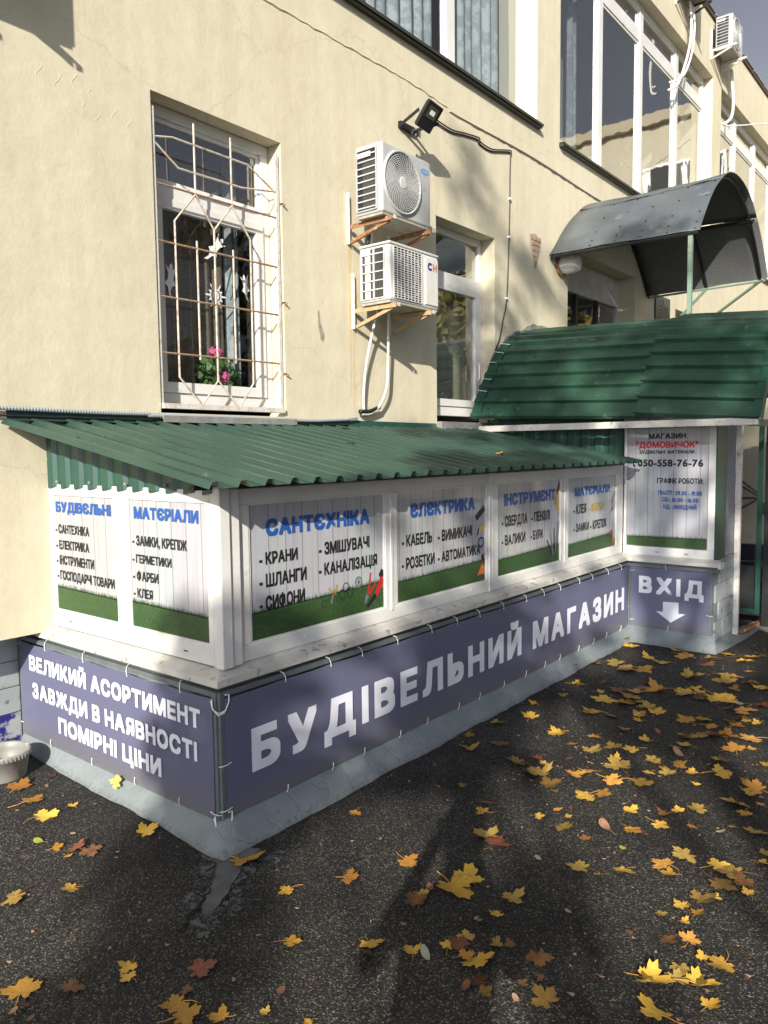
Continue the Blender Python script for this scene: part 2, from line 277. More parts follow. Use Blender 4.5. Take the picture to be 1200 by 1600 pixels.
# ------------------------------------------------------------ mesh helpers
class MB:
    def __init__(s): s.v = []; s.f = []
    def quad(s, a, b, c, d): i = len(s.v); s.v += [tuple(a), tuple(b), tuple(c), tuple(d)]; s.f.append((i, i + 1, i + 2, i + 3)); return s
    def poly(s, pts): i = len(s.v); s.v += [tuple(p) for p in pts]; s.f.append(tuple(range(i, i + len(pts)))); return s
    def box(s, x0, x1, y0, y1, z0, z1, b=0.0):
        if x0 > x1: x0, x1 = x1, x0
        if y0 > y1: y0, y1 = y1, y0
        if z0 > z1: z0, z1 = z1, z0
        i = len(s.v)
        s.v += [(x, y, z) for z in (z0, z1) for y in (y0, y1) for x in (x0, x1)]
        s.f += [tuple(i + k for k in q) for q in ((0, 2, 3, 1), (4, 5, 7, 6), (0, 1, 5, 4), (2, 6, 7, 3), (0, 4, 6, 2), (1, 3, 7, 5))]
        return s
    def bar(s, a, b, wd, ht=None, up=(0, 0, 1)):
        ht = ht or wd; a = Vector(a); b = Vector(b); d = (b - a).normalized(); up = Vector(up)
        if abs(d.dot(up)) > .98: up = Vector((0, 1, 0))
        r = d.cross(up).normalized() * wd / 2; u = r.cross(d).normalized() * ht / 2
        i = len(s.v)
        for p in (a, b): s.v += [tuple(p + x) for x in (-r - u, r - u, r + u, -r + u)]
        s.f += [tuple(i + k for k in q) for q in ((0, 3, 2, 1), (4, 5, 6, 7), (0, 1, 5, 4), (1, 2, 6, 5), (2, 3, 7, 6), (3, 0, 4, 7))]
        return s
    def tube(s, pts, r, n=8, closed=False):
        pts = [Vector(p) for p in pts]; i0 = len(s.v); k = len(pts); prev = None
        for j, p in enumerate(pts):
            if closed: d = (pts[(j + 1) % k] - pts[j - 1]).normalized()
            else: d = (pts[min(j + 1, k - 1)] - pts[max(j - 1, 0)]).normalized()
            if prev is None:
                up = Vector((0, 0, 1)) if abs(d.z) < .9 else Vector((0, 1, 0)); a = d.cross(up).normalized()
            else: a = (prev - d * prev.dot(d)).normalized()
            prev = a; b = d.cross(a); rr = r[j] if isinstance(r, (list, tuple)) else r
            for q in range(n): s.v.append(tuple(p + a * cos(2 * pi * q / n) * rr + b * sin(2 * pi * q / n) * rr))
        for j in range(k if closed else k - 1):
            j2 = (j + 1) % k
            for q in range(n): s.f.append((i0 + j * n + q, i0 + j * n + (q + 1) % n, i0 + j2 * n + (q + 1) % n, i0 + j2 * n + q))
        if not closed:
            s.f.append(tuple(i0 + q for q in range(n))[::-1]); s.f.append(tuple(i0 + (k - 1) * n + q for q in range(n)))
        return s
    def lathe(s, prof, c, axis='z', n=24):
        i0 = len(s.v); c = Vector(c)
        for r, h in prof:
            for q in range(n):
                a = 2 * pi * q / n
                o = {'z': Vector((r * cos(a), r * sin(a), h)), 'y': Vector((r * cos(a), -h, r * sin(a)))}[axis]
                s.v.append(tuple(c + o))
        for j in range(len(prof) - 1):
            for q in range(n): s.f.append((i0 + j * n + q, i0 + j * n + (q + 1) % n, i0 + (j + 1) * n + (q + 1) % n, i0 + (j + 1) * n + q))
        return s
    def sheet(s, rows, thick=None, nrm=None):      # rows: list of lists of points
        i0 = len(s.v); a = len(rows); b = len(rows[0])
        for rw in rows: s.v += [tuple(p) for p in rw]
        for i in range(a - 1):
            for j in range(b - 1): s.f.append((i0 + i * b + j, i0 + i * b + j + 1, i0 + (i + 1) * b + j + 1, i0 + (i + 1) * b + j))
        return s
    def build(s, name, mt, parent=None, smooth=False, bevel=0, solid=0, kind=None, label=None):
        org = Vector((0, 0, 0)); q = parent
        while q: org += q.location; q = q.parent
        me = bpy.data.meshes.new(name); me.from_pydata([tuple(Vector(v) - org) for v in s.v], [], s.f); me.validate(); me.update()
        if isinstance(mt, str): mt = M[mt]
        me.materials.append(mt)
        if smooth:
            for p in me.polygons: p.use_smooth = True
        o = bpy.data.objects.new(name, me); COL.objects.link(o)
        if parent: o.parent = parent
        if bevel:
            md = o.modifiers.new('bevel', 'BEVEL'); md.width = bevel; md.segments = 2; md.limit_method = 'ANGLE'; md.angle_limit = radians(50)
        if solid:
            md = o.modifiers.new('solid', 'SOLIDIFY'); md.thickness = solid; md.offset = -1
        if kind: o['kind'] = kind
        if label: o['label'] = label
        return o

def tag(o, label=None, cat=None, group=None, kind=None):
    if label: o['label'] = label
    if cat: o['category'] = cat
    if group: o['group'] = group
    if kind: o['kind'] = kind
    return o
def thing(name, loc, label, cat, group=None):
    o = bpy.data.objects.new(name, None); COL.objects.link(o); o.location = loc; o.empty_display_size = .2
    return tag(o, label, cat, group)
def copy_tree(o, loc=None, parent=None):
    c = o.copy(); COL.objects.link(c)
    if parent: c.parent = parent
    if loc is not None: c.location = loc
    for ch in list(o.children): copy_tree(ch, None, c)
    return c

# planes: P(u, z, off) -> world; u runs left to right as seen, off is proud of the plane
class PL:
    def __init__(s, kind, d): s.k = kind; s.d = d
    def __call__(s, u, z, off=0.):
        return (u, s.d - off, z) if s.k == 'F' else (s.d - off, -u, z)

# font
_fc = {}
def glyphs(txt, bold, space=1.0):
    key = (txt, bold, space)
    if key not in _fc:
        c = bpy.data.curves.new('t', 'FONT'); c.body = txt; c.offset = bold; c.space_character = space; c.resolution_u = 3; c.fill_mode = 'FRONT'
        o = bpy.data.objects.new('t', c); COL.objects.link(o)
        dg = bpy.context.evaluated_depsgraph_get(); me = bpy.data.meshes.new_from_object(o.evaluated_get(dg))
        vs = [(v.co.x, v.co.y) for v in me.vertices]; fs = [tuple(p.vertices) for p in me.polygons]
        bpy.data.objects.remove(o); bpy.data.curves.remove(c); bpy.data.meshes.remove(me)
        _fc[key] = (vs, fs)
    return _fc[key]
def lettering(pl, txt, u0, u1, z0, z1, mt, parent, bold=.02, off=.002, space=1.0):
    h0, _ = glyphs('Н', 0); r = bold; vs = []; fs = []; dep = []; v0 = []; f0 = []; cx = 0.
    hy0 = min(v[1] for v in h0); hy1 = max(v[1] for v in h0)
    for ch in txt:
        if ch == ' ': cx += .27 * space; continue
        if ch in 'ІI|': gv = [(0, hy0), (.085, hy0), (.085, hy1), (0, hy1)]; gf = [(0, 1, 2, 3)]
        else: gv, gf = glyphs(ch, 0)
        xm = min(v[0] for v in gv); xM = max(v[0] for v in gv); n0 = len(v0)
        v0 += [(x - xm + cx, y) for x, y in gv]; f0 += [tuple(i + n0 for i in f) for f in gf]; cx += xM - xm + .07 + .09 * (space - 1) * 3 + 1.6 * r
    hs = [(x + s_ * r, y + s_ * r) for x, y in h0 for s_ in (-1, 1)]
    for k, (dx, dy) in enumerate(((0, 0), (-r, -r), (r, r), (-r, r), (r, -r), (-r, 0), (r, 0), (0, r), (0, -r))):
        n0 = len(vs); vs += [(x + dx, y + dy) for x, y in v0]; fs += [tuple(i + n0 for i in f) for f in f0]; dep += [k * .00002] * len(v0)
    xa = min(v[0] for v in vs); xb = max(v[0] for v in vs); ya = min(v[1] for v in hs); yb = max(v[1] for v in hs)
    k = (u1 - u0) / (xb - xa); kz = (z1 - z0) / (yb - ya)
    b = MB()
    for i, f in enumerate(fs):      # a hair of depth between the overlapping pieces of each bold letter
        d_ = off + dep[f[0]] + .00005 * ((i * 0.6180339) % 1); b.poly([pl(u0 + (vs[j][0] - xa) * k, z0 + (vs[j][1] - ya) * kz, d_) for j in f])
    return b.build('lettering', mt, parent)

# ============================================================ SETTING
def circle(cx, cy, r, n): return [(cx + r * cos(2 * pi * k / n), cy + r * sin(2 * pi * k / n)) for k in range(n)]
b = MB(); b.quad((-600, -600, 0), (600, -600, 0), (600, 600, 0), (-600, 600, 0)); b.build('ground', 'asphalt', kind='structure')
# concrete skirt round the kiosk foot: ragged toe line on the asphalt, rising to the kiosk wall
random.seed(11)
def skirt(toe, top, name):
    b = MB(); rows = []
    n = 60
    def samp(pl, t):
        L = [0]
        for i in range(len(pl) - 1): L.append(L[-1] + (Vector(pl[i + 1]) - Vector(pl[i])).length)
        q = t * L[-1]
        for i in range(len(pl) - 1):
            if q <= L[i + 1] + 1e-9: return Vector(pl[i]).lerp(Vector(pl[i + 1]), (q - L[i]) / (L[i + 1] - L[i]))
        return Vector(pl[-1])
    seg_toe, seg_top = [], []
    for a, c, k in ((0, 1, 22), (1, 2, 60), (2, 3, 12)):
        for j in range(k + (a == 2)):
            t = j / k
            p = Vector(toe[a]).lerp(Vector(toe[c]), t); q = Vector(top[a]).lerp(Vector(top[c]), t)
            w_ = random.uniform(-.007, .007) + .006 * sin(j * .55); p += Vector((w_ * (a != 1), w_ if a != 0 else 0, 0)); seg_toe.append(p); seg_top.append(q)
    mid = [p.lerp(q, .4) + Vector((0, 0, .02)) for p, q in zip(seg_toe, seg_top)]
    return b.sheet([seg_toe, mid, seg_top]).build(name, 'concrete', kind='structure', smooth=True)
skirt([(2.2, 4.8, .003), (2.13, 2.68, .003), (7.04, 2.70, .003), (7.05, 1.93, .003)],
      [(2.32, 4.8, .17), (2.32, 2.88, .15), (7.29, 2.88, .13), (7.29, 2.02, .12)], 'concrete_footing')
b = MB(); b.sheet([[(7.05, 1.93, .003), (7.35, 1.9, .004), (7.75, 1.87, .003), (8.3, 1.86, .003)], [(7.29, 2.04, .1), (7.5, 2.04, .05), (7.9, 2.04, .01), (8.4, 2.04, .005)]]).build('concrete_footing', 'concrete', kind='structure')
# cement patch running out from the corner
def blob(path, wds, z, name, mt, seed=1):
    random.seed(seed); L = []; Rr = []
    for i, (p, w_) in enumerate(zip(path, wds)):
        q = Vector(path[min(i + 1, len(path) - 1)]) - Vector(path[max(i - 1, 0)]); nrm = Vector((-q.y, q.x)).normalized()
        L.append(Vector((p[0], p[1], z)) + Vector((*(nrm * w_ * random.uniform(.75, 1.2)), 0))); Rr.append(Vector((p[0], p[1], z)) - Vector((*(nrm * w_ * random.uniform(.75, 1.2)), 0)))
    b = MB(); b.sheet([L, Rr]); return b.build(name, mt, kind='structure')
pth = [(2.25 - .5 * t, 2.72 - .36 * t) for t in [i / 12 for i in range(13)]]
blob(pth + [(pth[-1][0] - .04, pth[-1][1] - .03)], [.2, .2, .18, .16, .14, .13, .13, .13, .13, .12, .11, .09, .06, .02], .0035, 'cement_patch', ragged(mat('worn_cement_film', (.11, .12, .125), .9, col2=(.07, .072, .075), scale=9, bump=.8, bscale=50), 16, .5), 15)
blob(pth[:11], [.10, .09, .07, .06, .05, .045, .045, .05, .045, .035, .01], .0065, 'cement_patch', mat('cement_smear_on_asphalt', (.12, .13, .135), .9, col2=(.07, .072, .075), scale=9, bump=.8, bscale=50), 5)
random.seed(6)
b = MB(); L = []; Rr = []
for i in range(13):
    t = i / 12; x = 1.955 - .27 * t + random.uniform(-.008, .008); y = 2.55 - .14 * t + random.uniform(-.012, .012); w_ = .004 + .005 * sin(pi * t) * random.uniform(.4, 1.3)
    L.append((x, y + w_, .0085)); Rr.append((x, y - w_, .0085))
b.sheet([L, Rr]).build('crack', mat('crack_shadow_gap', (.006, .006, .006), 1), kind='structure')
# worn concrete slabs at the entrance
slab_pts = [((7.72, 1.2), (8.6, 1.05), (8.7, 1.98), (8.42, 2.0)), ((8.62, 1.05), (9.6, .9), (9.7, 1.98), (8.72, 1.98)), ((9.62, .9), (12, .7), (12, 1.98), (9.72, 1.98))]
for q in slab_pts:
    b = MB(); b.poly([(x, y, .012) for x, y in q]); b.build('pavement', 'oldconcrete', kind='structure', solid=.02)
b = MB(); b.bar((7.98, 1.97, .03), (9.6, 1.75, .03), .05, .03); b.build('kerb', 'rust', kind='structure')

# ============================================================ OFFICE BUILDING
W = 4.44
bld = thing('office_building', (2.0, W, 0), 'two storey cream plastered building with white framed windows and grey blue tiled base', 'building')
HOLES = [(3.12, 4.28, 2.12, 4.21, .19), (6.354, 7.47, 2.12, 4.13, .21), (9.27, 11.55, .9, 4.37, .28), (13.36, 14.5, 3.1, 4.15, .2),
         (2.28, 8.43, 5.66, 8.53, .19), (9.02, 15.17, 5.62, 8.53, .19), (15.7, 21.85, 5.62, 8.53, .19), (-4.4, 1.75, 5.66, 8.53, .19), (22.4, 28.5, 5.62, 8.53, .19), (-3.2, -2.0, 2.12, 4.2, .19)]
xs = sorted(set([-9, 42] + [h[0] for h in HOLES] + [h[1] for h in HOLES])); zs = sorted(set([.79, 9.5] + [h[2] for h in HOLES] + [h[3] for h in HOLES]))
b = MB()
for i in range(len(xs) - 1):
    for j in range(len(zs) - 1):
        cx = (xs[i] + xs[i + 1]) / 2; cz = (zs[j] + zs[j + 1]) / 2
        if any(h[0] < cx < h[1] and h[2] < cz < h[3] for h in HOLES): continue
        b.quad((xs[i], W, zs[j]), (xs[i + 1], W, zs[j]), (xs[i + 1], W, zs[j + 1]), (xs[i], W, zs[j + 1]))
for x0, x1, z0, z1, d in HOLES:
    b.quad((x0, W, z0), (x0, W, z1), (x0, W + d, z1), (x0, W + d, z0)); b.quad((x1, W, z0), (x1, W + d, z0), (x1, W + d, z1), (x1, W, z1))
    b.quad((x0, W, z1), (x1, W, z1), (x1, W + d, z1), (x0, W + d, z1)); b.quad((x0, W, z0), (x0, W + d, z0), (x1, W + d, z0), (x1, W, z0))
b.quad((-9, W, .79), (-9, W + .34, .79), (42, W + .34, .79), (42, W, .79))
b.quad((-9, W, .79), (-9, W, 9.5), (-9, 15, 9.5), (-9, 15, 0)); b.quad((42, W, 9.5), (42, W, 0), (42, 15, 0), (42, 15, 9.5)); b.quad((-9, 15, 0), (42, 15, 0), (42, 15, 9.5), (-9, 15, 9.5))
b.build('wall', 'plaster', bld)
MB().box(-9, 42, W + .345, W + .6, -.3, .79).build('plinth', 'mortar', bld)
MB().box(-9, 42, W - .035, W + .35, 9.503, 9.56).box(-9, 42, W + .02, 15, 9.45, 9.5).build('roof', 'roofing', bld)
b = MB(); random.seed(8)
for k in range(40):
    x = -2 + k * .9; b.box(x, x + .86, W - .05 - random.random() * .012, W + .3, 9.562, 9.575 + random.random() * .02)
cop = b.build('coping', 'silver', bld)
# plinth tiles (visible left of the kiosk, and further along)
random.seed(4)
tb = None
for i in range(6):
    for j in range(5):
        x1 = 2.236 - i * .155; z1 = .73 - j * .165
        blue = (j >= 2) and not (j == 2 and i == 0)
        t = MB().box(x1 - .148, x1, W + .345 - .012 - random.random() * .003, W + .346, z1 - .158, z1)
        t.build('tile', 'tileblue' if blue else 'tile', bld, bevel=.002)

def frame_rect(b, pl, u0, u1, z0, z1, w_, d, off=0., wb=None):
    """rectangular frame as four butted boxes; pl plane, d depth behind off"""
    wb = wb or w_
    for a in ((u0, u1, z0, z0 + wb), (u0, u1, z1 - w_, z1), (u0, u0 + w_, z0 + wb, z1 - w_), (u1 - w_, u1, z0 + wb, z1 - w_)): pbox(b, pl, *a, off - d, off)
def pbox(b, pl, u0, u1, z0, z1, o0, o1):
    A = pl(u0, z0, o0); B = pl(u1, z1, o1); b.box(A[0], B[0], A[1], B[1], A[2], B[2]); return b
def room(x0, x1, z0, z1, y0, depth, mt, parent):
    b = MB(); e = .02; X0, X1, Z0, Z1, Y1 = x0 - e, x1 + e, z0 - e, z1 + e, y0 + depth
    b.quad((X0, Y1, Z0), (X1, Y1, Z0), (X1, Y1, Z1), (X0, Y1, Z1)); b.quad((X0, y0, Z0), (X0, Y1, Z0), (X0, Y1, Z1), (X0, y0, Z1)); b.quad((X1, y0, Z0), (X1, Y1, Z0), (X1, Y1, Z1), (X1, y0, Z1))
    b.quad((X0, y0, Z0), (X1, y0, Z0), (X1, Y1, Z0), (X0, Y1, Z0)); b.quad((X0, y0, Z1), (X1, y0, Z1), (X1, Y1, Z1), (X0, Y1, Z1)); return b.build('room_interior', mt, parent)
def curtain(x0, x1, z0, z1, y, mt, parent, waves=9, amp=.03, name='curtain'):
    b = MB(); n = int(waves * 10); top = []; bot = []
    for i in range(n + 1):
        t = i / n; x = x0 + (x1 - x0) * t; o = amp * sin(t * waves * 2 * pi) + amp * .5 * sin(t * waves * 4.7 + 1)
        top.append((x, y + o * .6, z1)); bot.append((x, y + o, z0))
    return b.sheet([bot, top]).build(name, mt, parent, smooth=True)

# ---- upper floor strip windows
def strip_window(x0, x1, z0, z1, muls, ztr, label=None, sill_z=None, mw=.15, glass='glass2'):
    y = W + .16; pl = PL('F', y); b = MB()
    frame_rect(b, pl, x0, x1, z0, z1, .10, .07, wb=.07)
    win = b.build('window', 'pvc', bld, bevel=.004)
    for mx in muls: pbox(MB(), pl, mx - mw / 2, mx + mw / 2, z0 + .07, z1 - .10, -.07, .012).build('mullion', 'pvc', win, bevel=.004)
    ed = [x0 + .10] + [q for mx in muls for q in (mx - mw / 2, mx + mw / 2)] + [x1 - .10]
    for i in range(0, len(ed), 2):
        a, c = ed[i], ed[i + 1]
        pbox(MB(), pl, a, c, ztr - .09, ztr + .09, -.06, .004).build('transom', 'pvc', win, bevel=.004)
        b = MB(); frame_rect(b, pl, a, c, z0 + .07, ztr - .09, .035, .03, -.012); frame_rect(b, pl, a, c, ztr + .09, z1 - .10, .03, .03, -.012); b.build('sash', 'pvc', win)
        MB().quad(pl(a, z0 + .05, -.03), pl(c, z0 + .05, -.03), pl(c, ztr - .08, -.03), pl(a, ztr - .08, -.03)).build('pane', glass, win)
        MB().quad(pl(a, ztr + .08, -.03), pl(c, ztr + .08, -.03), pl(c, z1 - .09, -.03), pl(a, z1 - .09, -.03)).build('pane', glass, win)
    s = MB(); s.quad((x0 - .02, W - .075, z0 - .045), (x1 + .03, W - .075, z0 - .045), (x1 + .03, W + .165, z0 - .004), (x0 - .02, W + .165, z0 - .004))
    s.quad((x0 - .02, W - .075, z0 - .075), (x1 + .03, W - .075, z0 - .075), (x1 + .03, W - .075, z0 - .045), (x0 - .02, W - .075, z0 - .045))
    s.box(x0 - .02, x1 + .03, W - .06, W - .002, z0 - .085, z0 - .05)
    s.build('window_sill', 'darksill', win)
    return win
w1 = strip_window(2.28, 8.43, 5.66, 8.53, [3.8, 5.33, 6.85], 8.06, glass='glass')
room(2.28, 8.43, 5.66, 8.53, W + .24, 2.5, 'room', bld)
curtain(5.42, 6.74, 5.7, 8.45, W + .30, 'curtain', w1, 7, .035); curtain(6.96, 8.02, 5.7, 8.45, W + .30, 'curtain', w1, 6, .035); curtain(3.9, 5.3, 5.7, 8.45, W + .42, 'curtain', w1, 7); curtain(2.35, 3.7, 5.7, 8.45, W + .42, 'curtain', w1, 7)
w2 = strip_window(9.02, 15.17, 5.62, 8.53, [10.55, 12.05, 13.66], 8.06, mw=.14)
room(9.02, 15.17, 5.62, 8.53, W + .24, 3.2, 'room', bld)
curtain(14.35, 14.95, 5.7, 8.4, W + .5, 'lcurtain', w2, 2, .02, 'curtain'); curtain(9.15, 10.1, 5.7, 7.1, W + .5, 'lcurtain', w2, 2, .03, 'curtain'); curtain(10.15, 10.4, 5.7, 8.4, W + .45, 'curtain', w2, 2, .03, 'curtain')
w3 = strip_window(15.7, 21.85, 5.62, 8.53, [17.25, 18.8, 20.3], 8.06, mw=.14)
room(15.7, 21.85, 5.62, 8.53, W + .24, 3, 'room', bld)
strip_window(-4.4, 1.75, 5.66, 8.53, [-2.9, -1.3, .2], 8.06, glass='glass'); room(-4.4, 1.75, 5.66, 8.53, W + .24, 2.5, 'room', bld)
strip_window(22.4, 28.5, 5.62, 8.53, [24, 25.5, 27], 8.06); room(22.4, 28.5, 5.62, 8.53, W + .24, 2.5, 'room', bld)
# floor joint: a raised wavy bead that turns into an open crack
random.seed(21)
b = MB(); pts = []; rr = []
for i in range(150):
    x = 1.0 + i * .075; pts.append((x, W - .001, 5.215 + .02 * sin(x * 1.3) + random.uniform(-.006, .006) - .012 * (6.2 < x < 7.2))); rr.append(.0055 + random.random() * .004)
b.tube(pts[:75], rr[:75], 6).build('floor_joint_bead', 'plaster', bld)
L = []; Rr = []
for i in range(66):
    x = 6.6 + i * .075; z = 5.19 + .018 * sin(x * 1.7) + random.uniform(-.006, .006); t = (.004 + .016 * max(0, sin(i / 66 * pi)) * random.uniform(.5, 1.3))
    L.append((x, W - .0015, z + t)); Rr.append((x, W - .0015, z - t))
MB().sheet([L, Rr]).build('floor_joint_crack', mat('joint_dirt', (.14, .11, .075), .95, col2=(.05, .04, .03), scale=30), bld)
b = MB(); b.tube([(x, W - .004, 5.205 + .018 * sin(x * 1.7)) for x in [6.6 + i * .12 for i in range(40)]], .006, 5).build('floor_joint_bead', 'plaster', bld)
# spalled plaster with bricks
PB = [(8.25, 4.34), (8.40, 4.37), (8.545, 4.30), (8.53, 4.2), (8.47, 4.08), (8.42, 3.97), (8.385, 3.96), (8.34, 4.08), (8.28, 4.2)]
pch = MB().poly([(x, W - .003, z) for x, z in PB]).build('exposed_brickwork', 'mortar', bld)
random.seed(9)
for j in range(6):
    z0 = 3.975 + j * .062; t = (z0 - 3.96) / .4; xa = 8.385 - .11 * min(1, t * 1.2); xb = 8.41 + .12 * min(1, t * 1.2); x = xa
    while x < xb - .01:
        x2 = min(x + random.uniform(.06, .12), xb); MB().box(x + .004, x2 - .004, W - .008 - random.random() * .004, W - .0035, z0 + .005, z0 + .052).build('brick', 'brick', pch, bevel=.003); x = x2
# small plaster scar
b = MB(); b.poly([(4.66, W - .002, 2.99), (4.675, W - .002, 3.0), (4.69, W - .002, 2.9), (4.735, W - .002, 2.8), (4.725, W - .002, 2.75), (4.69, W - .002, 2.76), (4.665, W - .002, 2.86)]).build('plaster_scar', mat('scar_grey', (.36, .33, .27), .9, col2=(.2, .18, .15), scale=40), bld)
# rust runs below the brackets and on the pilaster
rs = mat('rust_stain_on_plaster', (.52, .38, .2), .9, col2=(.60, .52, .36), scale=8, stretch=(6, 6, .6))
for x, z0, z1, ww in ((5.06, 3.6, 2.3, .03), (5.1, 2.9, 2.2, .028), (5.6, 2.9, 2.35, .02), (14.86, 8.85, 8.55, .05)):
    L = []; Rr = []
    for i in range(14):
        t = i / 13; z = z0 + (z1 - z0) * t; q = ww * (1 - .75 * t) * random.uniform(.6, 1.2); L.append((x - q * .5, W - .0012, z)); Rr.append((x + q, W - .0012, z))
    MB().sheet([L, Rr]).build('rust_stain', rs, bld)
# chalky scribbles
sc = mat('chalk_marks', (.60, .565, .44), .95)
b = MB(); random.seed(14)
for k in range(6):
    x = 2.35 + k * .115; z = 4.14 - k * .01; p = [(x + .03 * sin(i * .9 + k) + i * .006, W - .0004, z - i * .022 - .04 * (k % 2)) for i in range(9)]; b.tube(p, .0016, 4)
b.build('chalk_scribble', sc, bld)

# ---- ground floor barred window
wx0, wx1, wz0, wz1 = 3.12, 4.28, 2.12, 4.21
y = W + .14; pl = PL('F', y); b = MB(); frame_rect(b, pl, wx0 + .005, wx1 - .005, wz0 + .06, wz1 - .005, .075, .08, wb=.09)
wm = b.build('window', 'pvc', bld, bevel=.004)
pbox(MB(), pl, wx0 + .08, wx1 - .08, 3.60, 3.70, -.07, .004).build('transom', 'pvc', wm, bevel=.004)
b = MB(); frame_rect(b, pl, wx0 + .08, wx1 - .08, wz0 + .15, 3.60, .075, .05, .014); frame_rect(b, pl, wx0 + .08, wx1 - .08, 3.70, wz1 - .08, .03, .03, -.02); b.build('sash', 'pvc', wm, bevel=.003)
MB().quad(pl(wx0 + .15, wz0 + .2, -.02), pl(wx1 - .15, wz0 + .2, -.02), pl(wx1 - .15, 3.55, -.02), pl(wx0 + .15, 3.55, -.02)).build('pane', 'glass', wm)
MB().quad(pl(wx0 + .1, 3.70, -.035), pl(wx1 - .1, 3.70, -.035), pl(wx1 - .1, wz1 - .1, -.035), pl(wx0 + .1, wz1 - .1, -.035)).build('pane', 'glass2', wm)
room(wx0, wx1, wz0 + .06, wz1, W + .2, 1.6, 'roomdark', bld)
curtain(3.22, 4.0, 2.3, 4.12, W + .40, 'dcurtain', wm, 6, .02)
curtain(4.03, 4.16, 2.25, 4.15, W + .4, 'curtain', wm, 2, .03)
# paper cut-outs stuck on the glass
def sticker(pts, name='paper_cutout'):
    MB().poly([pl(u, z, -.012) for u, z in pts]).build(name, 'sticker', wm)
def fairy(cx, cz, s, flip=1, rot=0.):
    shp = [(0, .5), (.06, .42), (.05, .3), (.22, .5), (.13, .2), (.12, .05), (.22, -.1), (.1, -.16), (.06, -.3), (.12, -.5), (.02, -.42), (-.04, -.2), (-.16, -.12), (-.07, .02), (-.08, .2), (-.2, .42), (-.06, .3), (-.06, .42)]
    c_, s_ = cos(rot), sin(rot)
    sticker([(cx + s * flip * (x * c_ - z * s_), cz + s * (x * s_ + z * c_)) for x, z in shp])
fairy(3.335, 3.05, .24, 1, -.15); fairy(3.74, 3.33, .25, -1, .7); fairy(4.02, 3.1, .2, 1, .1)
b = MB()
for k in range(12):
    a = k * pi / 6; c_, s_ = cos(a), sin(a); R0 = .085 if k % 2 == 0 else .062
    def q(r, t): return pl(3.735 + r * c_ - t * s_, 3.0 + r * s_ + t * c_, -.012)
    b.poly([q(.015, -.005), q(R0, -.006), q(R0 + .012, 0), q(R0, .006), q(.015, .005)]); b.poly([q(.03, 0), q(.055, -.02), q(.06, -.014), q(.042, 0)]); b.poly([q(.03, 0), q(.042, 0), q(.06, .014), q(.055, .02)])
b.build('paper_snowflake', 'sticker', wm)
# grille
gy = W + .02; g0 = MB().box(3.125, 3.15, gy - .01, gy + .01, 2.16, 4.12).build('window_grille', 'railwhite', bld)
MB().box(4.235, 4.262, gy - .01, gy + .01, 2.16, 4.12).build('upright', 'railwhite', g0)
MB().box(3.13, 4.25, gy - .045, gy + .02, 2.15, 2.185).build('angle_iron', 'railwhite', g0)
def gb(pts, mt='bar'): MB().tube([(x, gy, z) for x, z in pts], .0075, 6).build('bar', mt, g0)
for xa in (3.475, 3.80): gb([(xa, 4.11), (xa, 3.635)])
gb([(3.475, 3.635), (3.295, 3.42), (3.295, 2.368), (3.478, 2.178)]); gb([(3.475, 3.635), (3.63, 3.425), (3.80, 3.635)]); gb([(3.80, 3.635), (3.968, 3.425), (3.965, 2.365), (3.819, 2.178)])
gb([(3.63, 3.425), (3.628, 2.366)]); gb([(3.478, 2.178), (3.628, 2.366), (3.819, 2.178)])
for xa in (3.475, 3.80): gb([(xa, 3.32), (xa, 2.5)])
for z in (3.64, 3.268, 2.904, 2.53): gb([(3.15, z - .004), (4.24, z + .004)], 'barrust')
gb([(3.15, 3.93), (3.3, 3.965), (3.96, 3.965), (4.24, 3.83)]); gb([(3.15, 3.90), (3.34, 3.775), (3.9, 3.785), (4.24, 3.84)])
for z in (3.75, 3.0, 2.45): MB().box(4.262, 4.30, gy - .02, gy - .012, z, z + .012).box(4.285, 4.292, gy - .05, gy + .02, z - .01, z + .002).build('hinge_lug', 'rust', g0)
s = MB().box(3.10, 4.34, W - .05, W + .14, 2.08, 2.10).box(3.10, 4.34, W - .06, W - .05, 2.055, 2.10).build('window_sill', 'silver', wm)

# ---- ground floor balcony-door window right of the air conditioners
x0, x1, z0, z1 = 6.354, 7.47, 2.12, 4.13
y = W + .17; pl = PL('F', y); b = MB(); frame_rect(b, pl, x0 + .004, x1 - .004, z0 + .08, z1 - .004, .07, .08, wb=.1); wd = b.build('window', 'pvc', bld, bevel=.004)
pbox(MB(), pl, x0 + .07, x1 - .07, 3.57, 3.68, -.07, .004).build('transom', 'pvc', wd, bevel=.004)
b = MB(); frame_rect(b, pl, x0 + .07, x1 - .07, z0 + .18, 3.57, .075, .05, .014); b.build('sash', 'pvc', wd, bevel=.003)
MB().quad(pl(x0 + .13, z0 + .2, -.02), pl(x1 - .13, z0 + .2, -.02), pl(x1 - .13, 3.52, -.02), pl(x0 + .13, 3.52, -.02)).build('pane', 'glass2', wd)
MB().quad(pl(x0 + .06, 3.66, -.02), pl(x1 - .06, 3.66, -.02), pl(x1 - .06, z1 - .06, -.02), pl(x0 + .06, z1 - .06, -.02)).build('pane', 'glass2', wd)
MB().tube([(7.32, y - .05, 2.6), (7.32, y - .065, 2.62), (7.32, y - .065, 2.76), (7.32, y - .05, 2.78)], .009, 6).build('handle', 'pvc', wd)
room(x0, x1, z0 + .06, z1, W + .24, 1.8, 'room', bld); curtain(6.72, 7.36, 2.25, 3.56, W + .3, 'lcurtain', wd, 2.5, .02)
MB().box(x0 - .0, x1 + .04, W - .06, W + .17, 2.10, 2.125).box(x0, x1 + .04, W - .06, W + .0, 2.03, 2.10).build('window_sill', 'silver', wd)

